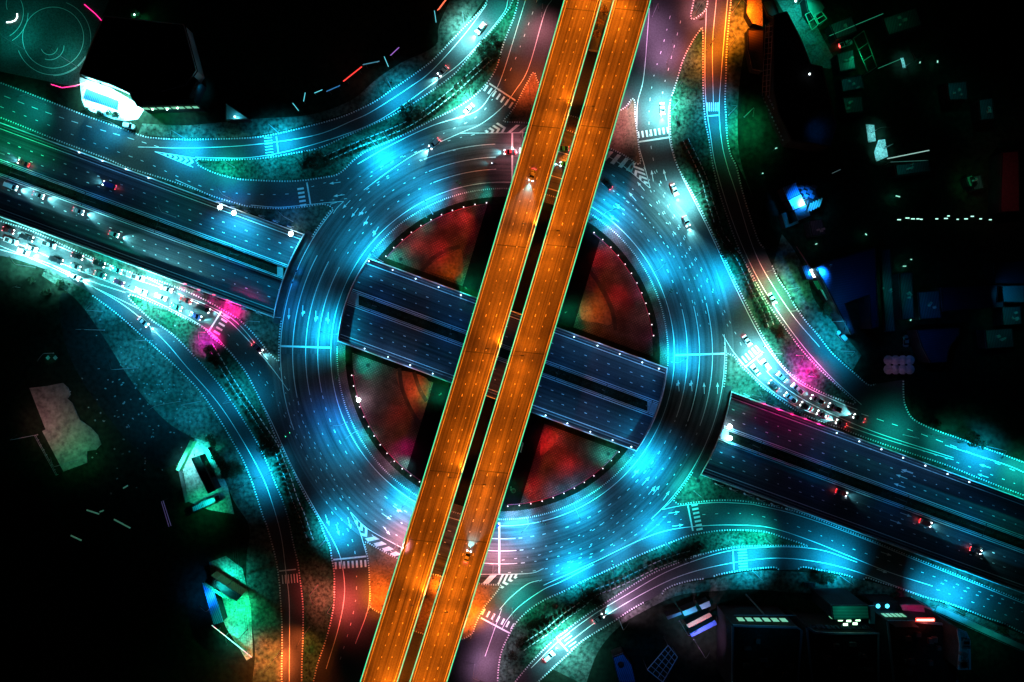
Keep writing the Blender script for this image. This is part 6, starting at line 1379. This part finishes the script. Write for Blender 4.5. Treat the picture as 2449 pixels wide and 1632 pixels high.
# utility poles and cables lower left
for k, (x0, y0, x1, y1) in enumerate([(570, 1180, 600, 1140), (560, 1290, 575, 1470), (585, 1440, 600, 1570)]):
    o = thing('utility_pole', W((x0+x1)/2, (y0+y1)/2, 0), 'utility pole with slack cables at the lower left, %s' % ('topmost', 'middle', 'lowest')[k], 'utility pole'); MB().tube((0, 0, 0), (0, 0, 9), .16, .1).build('pole', CONCD, o); MB().box((0, 0, 8.4), (2.4, .14, .14), R(20)).build('crossarm', DSTEEL, o)
    m = MB()
    for j in (-1, 0, 1):
        pts = [W(x0+(x1-x0)*t+j*5, y0+(y1-y0)*t, 8.3-1.2*4*t*(1-t)) - o.location for t in [i/10 for i in range(11)]]
        for i in range(10): m.tube(pts[i], pts[i+1], .05, None, 4)
    m.build('cable', DSTEEL, o)
# lower right tower blocks
BLU = mat('roof_edge', (.10, .18, .24), (.07, .13, .18), 2, .6)
UNITM = mat('roof_unit_grey', (.05, .055, .06), None, 2, .8)
def tower(px, z, label, facade=None, n=10, col=None, roofm=None):
    o, c = building(px, z, label, roofm or ROOFD, WALLD, rim=False)
    q = [W(x, y, z)-o.location for x, y in px]; MB().kerb(q+[q[0]], .7, .5, z).build('parapet', BLU, o)
    if facade: winrow(o, facade[0], facade[1], z-5.5, z-2.5, n, col or WG, .25)
    xs = [p[0] for p in px]; ys = [p[1] for p in px]
    for _ in range(9): MB().box(rel(o, random.uniform(min(xs)+25, max(xs)-20), random.uniform(min(ys)+25, min(1625, max(ys))-10), z+.6), (random.uniform(1, 3), random.uniform(1, 2), 1.1), random.choice((0, .02))).build('roof_unit', UNITM, o)
    return o
o = tower([(1752, 1496), (1905, 1500), (1917, 1508), (1905, 1660), (1752, 1660)], 19, 'wide tall black roofed block with green lit windows on top, lower right', ((1770, 1494), (1895, 1496)), 6)
o = thing('ledge', W(1830, 1472, 20), 'thin bluish ledge line above the green lit windows, lower right', 'ledge'); MB().box((0, 0, 0), (22, .25, .2)).build('strip', BLU, o); MB().tube((0, 0, -20), (0, 0, 0), .3).build('column', CONCD, o); spot('light', o, (0, -4, 12), (0, 0, 0), 'cyan', 300, 150)
o = tower([(1929, 1500), (1948, 1512), (1985, 1515), (2100, 1515), (2100, 1660), (1945, 1660)], 18, 'second tall block with a black roof, right of the wide one', ((1950, 1512), (2095, 1513)), 12, WDK)
o, c = building([(1988, 1448), (2075, 1448), (2078, 1480), (1993, 1482)], 17, 'green glass canopy with pale ribs in front of the tall blocks', corr_mat('green_glass', (.16, .36, .26), (.07, .2, .14), 1.1, R(90)), WALLD, 'canopy', 'canopy'); winrow(o, (1996, 1492), (2080, 1490), 12, 14, 8, WG, .6)
spot('light', o, rel(o, 2033, 1465, 25), rel(o, 2033, 1465, 16), 'teal', 380, 120); m = MB().box(rel(o, 2085, 1470, 16.5), (2.0, 6.5, .5)); m.build('side_panel', BLU, o)
for k, (x, y) in enumerate([(2010, 1483), (2030, 1485), (2052, 1483), (2045, 1492), (2022, 1494)]):
    MB().box(rel(o, x, y, 16.2), (1.6, .8, .2)).build('downlight', emis('downlight', (.5, 1, .6), 1.0), o)
o = tower([(2122, 1486), (2180, 1486), (2262, 1493), (2285, 1510), (2290, 1660), (2140, 1660)], 18, 'third tall block with a slanted pale corner, right of the green glass canopy', ((2125, 1484), (2180, 1484)), 5)
m = MB().prism([rel(o, x, y, 18.2) for x, y in ((2122, 1486), (2181, 1486), (2197, 1500), (2142, 1500))], 18.0, 18.35); m.build('roof_panel', BLU, o)
o = tower([(2290, 1505), (2308, 1512), (2316, 1530), (2318, 1600), (2292, 1600), (2296, 1540)], 27, 'narrow pale service tower with a square hatch, lower right', roofm=mat('slate', (.07, .12, .13), (.05, .09, .1), 1, .7)); MB().box(rel(o, 2303, 1532, 27.3), (1.2, 2, .3)).build('hatch', DSTEEL, o); spot('light', o, rel(o, 2306, 1560, 42), rel(o, 2306, 1560, 27), 'cyan', 500, 90)
o = thing('neon_tube', W(2213, 1483, 19), 'short horizontal red neon tube with a white core on the third tall block', 'neon light'); MB().tube((-2.9, 0, 0), (2.9, 0, 0), .25).build('tube_light', emis('neon_core', (1, .45, .3), 4), o); MB().tube((-3.3, -.35, -.1), (3.3, -.35, -.1), .28).tube((-3.3, .35, -.1), (3.3, .35, -.1), .28).build('casing', emis('neon_red', (1, .02, .01), 1.0), o); MB().box((0, 0, -.4), (6.4, .5, .3)).build('bracket', DSTEEL, o); point('light', o, (0, -1, 1), 'red', 90)
o, c = building([(2085, 1440), (2148, 1440), (2150, 1462), (2095, 1462)], 8, 'dark glass pavilion glowing blue above the third tall block', WALLD, WALLD, 'pavilion', 'pavilion'); 
for k, x in enumerate((2100, 2122)): MB().lathe(rel(o, x, 1450, 8.2), [(.8, 0), (.3, .3), (.05, .4)], 10).build('skylight', emis('sky_blue', (.05, .7, 1), 1.0), o)
spot('light', o, rel(o, 2115, 1450, 14), rel(o, 2115, 1450, 8), 'cyan', 320, 110); MB().box(rel(o, 2110, 1463, 8.3), (6, .5, .2), R(0)).build('red_edge', emis('red_edge', (1, .03, .01), .35), o)
o, c = building([(2153, 1447), (2205, 1447), (2235, 1458), (2225, 1466), (2160, 1460)], 8, 'magenta lit sloping roof right of the dark glass pavilion', CONC, WALLD, 'shed', 'shed', False); spot('light', o, rel(o, 2190, 1455, 16), rel(o, 2190, 1456, 8), 'magenta', 520, 80)
# railings walkway lower right
o = thing('walkway', W(2300, 1500, 0), 'long railed walkway running to the lower right corner', 'walkway'); m = MB(); A = rel(o, 2240, 1455, 4); B = rel(o, 2470, 1560, 4); dn = (B-A).normalized(); nn = Vector((-dn.y, dn.x, 0))
m.kerb([A, B], 2.2, .2, 3.8); m.build('deck', CONC, o); m = MB()
for k in range(-3, 4): m.tube(A+nn*k*.5+Vector((0, 0, .3+.1*abs(k))), B+nn*k*.5+Vector((0, 0, .3+.1*abs(k))), .06)
m.build('rail', STEEL, o)
for t in (.1, .35, .6, .85): p = A.lerp(B, t); MB().tube((p.x, p.y, 0), (p.x, p.y, 3.8), .2).build('column', CONC, o)
spot('light', o, A.lerp(B, .5)+Vector((0, 0, 9)), A.lerp(B, .5), 'teal', 700, 150)
# dark coloured roofs lower right
for k, (px, m_, lb) in enumerate([([(1642, 1494), (1696, 1466), (1703, 1474), (1648, 1502)], mat('roof_brown', (.40, .14, .08), None, 2, .7), 'long narrow rust red roof strip, upper of two in the dark lower middle'), ([(1651, 1516), (1709, 1484), (1715, 1494), (1655, 1524)], mat('roof_blue', (.03, .10, .45), None, 2, .6), 'long narrow bright blue roof strip, lower of two in the dark lower middle'),
                                  ([(1632, 1463), (1664, 1450), (1668, 1462), (1638, 1474)], CORT, 'teal ribbed roof strip above the rust red one'), ([(1594, 1476), (1628, 1464), (1630, 1470), (1598, 1482)], mat('roof_slate', (.12, .16, .24), None, 2, .6), 'slate blue roof strip left of the teal ribbed one'), ([(1672, 1448), (1696, 1438), (1700, 1450), (1680, 1458)], mat('roof_pale', (.3, .3, .34), None, 2, .6), 'pale mottled roof at the right end of the roof strips')]):
    o, c = building(px, 5, lb, m_, WALLD, 'shed', 'shed', False)
lamp((1660, 1530), (1680, 1490), 'below the rust red and blue roof strips', 'purple', .30, 16, 120); lamp((1625, 1485), (1655, 1462), 'left of the teal roof strip', 'cyan', .20, 14, 110)
o = thing('roof_frame', W(1580, 1590, 0), 'steep open lattice of pale roof beams at the bottom edge', 'frame'); m = MB(); A = rel(o, 1598, 1544, 8); B = rel(o, 1548, 1602, 8); C_ = rel(o, 1620, 1572, 8); D = rel(o, 1585, 1632, 8)
for s, e in ((A, B), (A, C_), (B, D), (C_, D)): m.tube(s, e, .15)
for i in range(1, 6): m.tube(A.lerp(B, i/6), C_.lerp(D, i/6), .1)
for i in range(1, 3): m.tube(A.lerp(C_, i/3), B.lerp(D, i/3), .1)
m.build('beams', POSTC, o); k = MB()
for s in (A, B, C_, D): k.tube((s.x, s.y, 0), s, .12)
k.build('post', DSTEEL, o); spot('light', o, rel(o, 1590, 1580, 22), rel(o, 1590, 1585, 5), 'blue', 900, 90)
o, c = building([(1466, 1572), (1490, 1563), (1510, 1590), (1520, 1632), (1480, 1632)], 6, 'blue ribbed roof with a small dome at the bottom edge', CORB, WALLD, 'shed', 'shed'); MB().lathe(rel(o, 1485, 1590, 6), [(1.2, 0), (1.1, .5), (.4, 1), (.05, 1.1)], 12).build('dome', WALLD, o); spot('light', o, rel(o, 1495, 1595, 20), rel(o, 1495, 1595, 5), 'blue', 600, 90)
# signs on poles, traffic signals
def signal(x, y, tx, ty, where):
    b = W(x, y, .15); t = W(tx, ty, 6.5); d = t-b; d.z = 0; o = thing('traffic_signal', b, 'dark traffic signal mast %s' % where, 'traffic signal', 'traffic signals', math.atan2(d.y, d.x))
    MB().lathe((0, 0, 0), [(.22, 0), (.14, .4), (.10, 6.6)], 8).build('pole', DSTEEL, o); MB().tube((0, 0, 6.3), (d.length, 0, 6.6), .09, .06).build('arm', DSTEEL, o)
    for k, q in enumerate((.72, 1.0)):
        h = MB().box((d.length*q, 0, 6.2), (.45, 1.2, .4)).build('signal_head', DSTEEL, o); MB().box((d.length*q+.24, -.35, 6.2), (.03, .25, .25)).build('signal_lens', emis('signal_green', (.05, 1, .4), 2), h)
signal(1120, 464, 1093, 436, 'on the upper left inner edge of the roundabout'); signal(1586, 716, 1606, 693, 'on the right inner edge of the roundabout'); signal(1272, 1234, 1304, 1251, 'on the bottom inner edge of the roundabout'); signal(822, 889, 806, 905, 'on the left inner edge of the roundabout')
signal(932, 332, 945, 312, 'on the north-west island beside the entry'); signal(1465, 1362, 1462, 1345, 'on the south-east island near its brightest patch'); signal(668, 1060, 690, 1035, 'on the south-west island beside the exit')
def sign(x, y, deg, where, w=1.6, m=None):
    o = thing('road_sign', W(x, y, .15), 'rectangular road sign seen edge on %s' % where, 'road sign', None, R(deg)); MB().tube((0, 0, 0), (0, 0, 2.6), .06).build('post', STEEL, o); MB().box((0, 0, 2.9), (w, .12, 1.0), tilt=(R(20), 'X')).build('panel', m or DSTEEL, o)
for a in [(988, 273, 60, 'on top of the tree clump of the north-west island', 1.6, WALLL), (638, 1061, 30, 'among the trees of the south-west island', 1.4, WALLL), (1614, 287, 90, 'by the left kerb of the north-east island'), (1426, 203, 0, 'under the eastern flyover'), (1330, 1446, 60, 'on the south-east island left of the shrubs'), (1303, 1448, 80, 'on the south-east island at its upper bend'), (386, 758, 70, 'on the south-west island below the green car'), (1248, 1068, 75, 'on the path right of the flyover, orange backed', 3.8, mat('orange_board', (.8, .45, .25), None, 2, .6)), (1678, 41, 20, 'beside the small pale island at the top'), (1627, 203, 10, 'on the upper scrub of the north-east island'), (48, 688, 20, 'beside the road at the left edge'), (575, 765, -40, 'at the tip of the magenta lit strip')]: sign(*a)
pm_ = MB().lathe((0, 0, 0), [(.9, 0), (.9, .25), (.7, .3)], 14).mesh('ring'); ps = MB().lathe((0, 0, .05), [(.62, 0), (.62, .27)], 14).mesh('soil')
for k, (x, y) in enumerate([(1932, 888), (1949, 888), (1956, 901), (1840, 954), (1896, 715), (1930, 737), (959, 621), (880, 874), (1455, 1086), (1228, 1174), (1670, 1150), (1722, 1188)]):
    o = thing('tree_pit', W(x, y, .16 if k in (0, 1, 2, 3, 10, 11, 4, 5) else .26), 'round tree pit %s' % ('on the magenta lit triangle, left', 'on the magenta lit triangle, right', 'on the magenta lit triangle, lowest', 'in a square frame below the queue on the right', 'on the pavement right of the green lit road, upper', 'on the pavement right of the green lit road, lower', 'in the upper left garden tip', 'in the lower left garden tip', 'in the lower right garden tip', 'on the dark path at the bottom', 'on the island south-east of the roundabout, left', 'on the island south-east of the roundabout, right')[k], 'tree pit', 'tree pits')
    obj('rim', pm_, CONCD, o); obj('soil', ps, mat('pit_soil', (.008, .006, .005)), o)
# small planted bushes scattered on the bright south-east island corner
bm_ = MB(); leaves(bm_, (0, 0, .35), (.45, .45, .4), 40, .14); bm_.tube((0, 0, 0), (0, 0, .4), .04); bme = bm_.mesh('sapling')
for k in range(18):
    i = k % 9; x = 1356+i*9.2 + (k//9)*22; y = 1413-i*4.1-(k//9)*3+(k//9)*14*(1 if k > 8 else 0)
    if x > 1432: continue
    tag(obj('sapling', bme, LEAF, loc=W(x, y-2, .16)), 'tiny round sapling, %s of those in the white patch, south-east island' % ordi(k+1), 'sapling', 'saplings in the white lit patch')
# faint roofs of the dark right hand quarter
NAVYR = corr_mat('roof_faint', (.05, .07, .09), (.02, .03, .04), 1.0, R(12))
for k, (px, z, w_, c_, p_) in enumerate([
    ([(1985, 60), (2035, 40), (2050, 75), (2000, 95)], 5, 'above the pickup parked in the dark yard', 'green', 120), ([(2000, 130), (2040, 120), (2046, 165), (2008, 172)], 5, 'below the pickup parked in the dark yard', 'green', 70),
    ([(2110, 45), (2190, 20), (2205, 60), (2125, 85)], 6, 'beside the long thin green line', 'green', 60), ([(2010, 190), (2060, 180), (2066, 212), (2015, 220)], 5, 'right of the star shaped lamp', 'teal', 90),
    ([(2265, 200), (2310, 196), (2314, 238), (2270, 240)], 5, 'far out in the upper right, square', 'teal', 120), ([(2340, 240), (2372, 236), (2378, 285), (2345, 288)], 5, 'far out in the upper right, narrow', 'teal', 90),
    ([(2015, 235), (2060, 232), (2064, 268), (2022, 272)], 5, 'left of the upper pale patch', 'green', 70), ([(1922, 322), (1972, 298), (1980, 330), (1932, 345)], 5, 'at the lower end of the long black terrace', 'blue', 160),
    ([(2140, 395), (2220, 385), (2225, 410), (2145, 420)], 5, 'under the pale glowing wall edge', 'teal', 90), ([(1935, 530), (1965, 525), (1975, 560), (1942, 565)], 5, 'below the blue lit slats', 'purple', 60),
    ([(2150, 655), (2180, 652), (2186, 760), (2156, 764)], 6, 'right of the big navy warehouse', 'teal', 130), ([(2195, 700), (2245, 696), (2250, 760), (2200, 764)], 6, 'between the warehouse and the navy roof', 'blue', 110),
    ([(2395, 735), (2440, 733), (2442, 775), (2398, 778)], 5, 'below the pale teal roof at the right edge', 'teal', 120), ([(2355, 790), (2420, 786), (2424, 830), (2360, 834)], 5, 'lowest at the right edge', 'teal', 70),
    ([(2105, 600), (2128, 598), (2140, 790), (2116, 792)], 1, 'a long lane strip right of the big warehouse', 'teal', 150), ([(2320, 425), (2345, 420), (2352, 450), (2328, 455)], 4, 'beside the tiny ribbed roof', 'green', 60)]):
    o, c = building(px, z, 'barely visible dark roof, %s' % w_, NAVYR, WALLD, 'shed', 'shed'); q = px[0]; g = W((px[0][0]+px[2][0])/2, (px[0][1]+px[2][1])/2, z)-o.location
    for j in range(3): MB().box(g+Vector((random.uniform(-2, 2), random.uniform(-1.5, 1.5), .4)), (random.uniform(.6, 1.4), random.uniform(.5, 1), .8), random.uniform(0, 1)).build('roof_unit', CONC, o)
    spot('light', o, g+Vector((-3, 1, 9)), g, c_, p_*1.6, 120)
# street furniture of the median: low bushes
MED = [LEAF]
for seg, (xa, xb) in enumerate(((0, 640), (870, 1080), (1290, 1540), (1760, 2449))):
    x = xa; P_ = 'at the left|inside the garden, left|inside the garden, right|at the right'.split('|')[seg]
    mb = MB()
    while x < xb:
        q = W(x, vline(402, x), TZ+.25); leaves(mb, (q.x, q.y, q.z+.4), (random.uniform(1, 2.2), random.uniform(.5, .9), .6), 26, .28); x += random.uniform(9, 22)
    tag(mb.build('ground_cover', LEAF), 'ragged low planting along the sunken median ' + P_, 'planting', kind='stuff')
# rough tufts on the islands and verges
def tufts(px, n, s=.16, nm=''):
    xs = [p[0] for p in px]; ys = [p[1] for p in px]; mb = MB(); from_poly = [(p[0], p[1]) for p in px]; c = 0
    def inside(x, y):
        r = False; j = len(from_poly)-1
        for i in range(len(from_poly)):
            xi, yi = from_poly[i]; xj, yj = from_poly[j]
            if (yi > y) != (yj > y) and x < (xj-xi)*(y-yi)/(yj-yi)+xi: r = not r
            j = i
        return r
    for _ in range(n*8):
        x, y = random.uniform(min(xs), max(xs)), random.uniform(min(ys), max(ys))
        if inside(x, y):
            leaves(mb, W(x, y, .2), (.5, .5, .15), 3, s*random.uniform(.7, 1.8)); c += 1
            if c >= n: break
    tag(mb.build('grass_tufts', LEAF), 'scattered rough grass tufts ' + nm, 'grass', kind='stuff')
for px, n, nm in ((B_, 700, 'on the north-west planted island'), (F_, 900, 'on the south-west planted island'), (J_, 1000, 'on the north-east planted island'), (O_, 700, 'on the south-east planted island'), (H_, 260, 'under the south end of the flyover'), (I_, 300, 'under the north end of the flyover'), (list(Gm)+list(Gi), 500, 'on the lower left verge'), (list(Am)+list(Ai), 400, 'on the upper left verge'), (list(Pm)+list(Pi), 350, 'on the lower right verge')): tufts([(p[0], p[1]) for p in px], n, .16, nm)
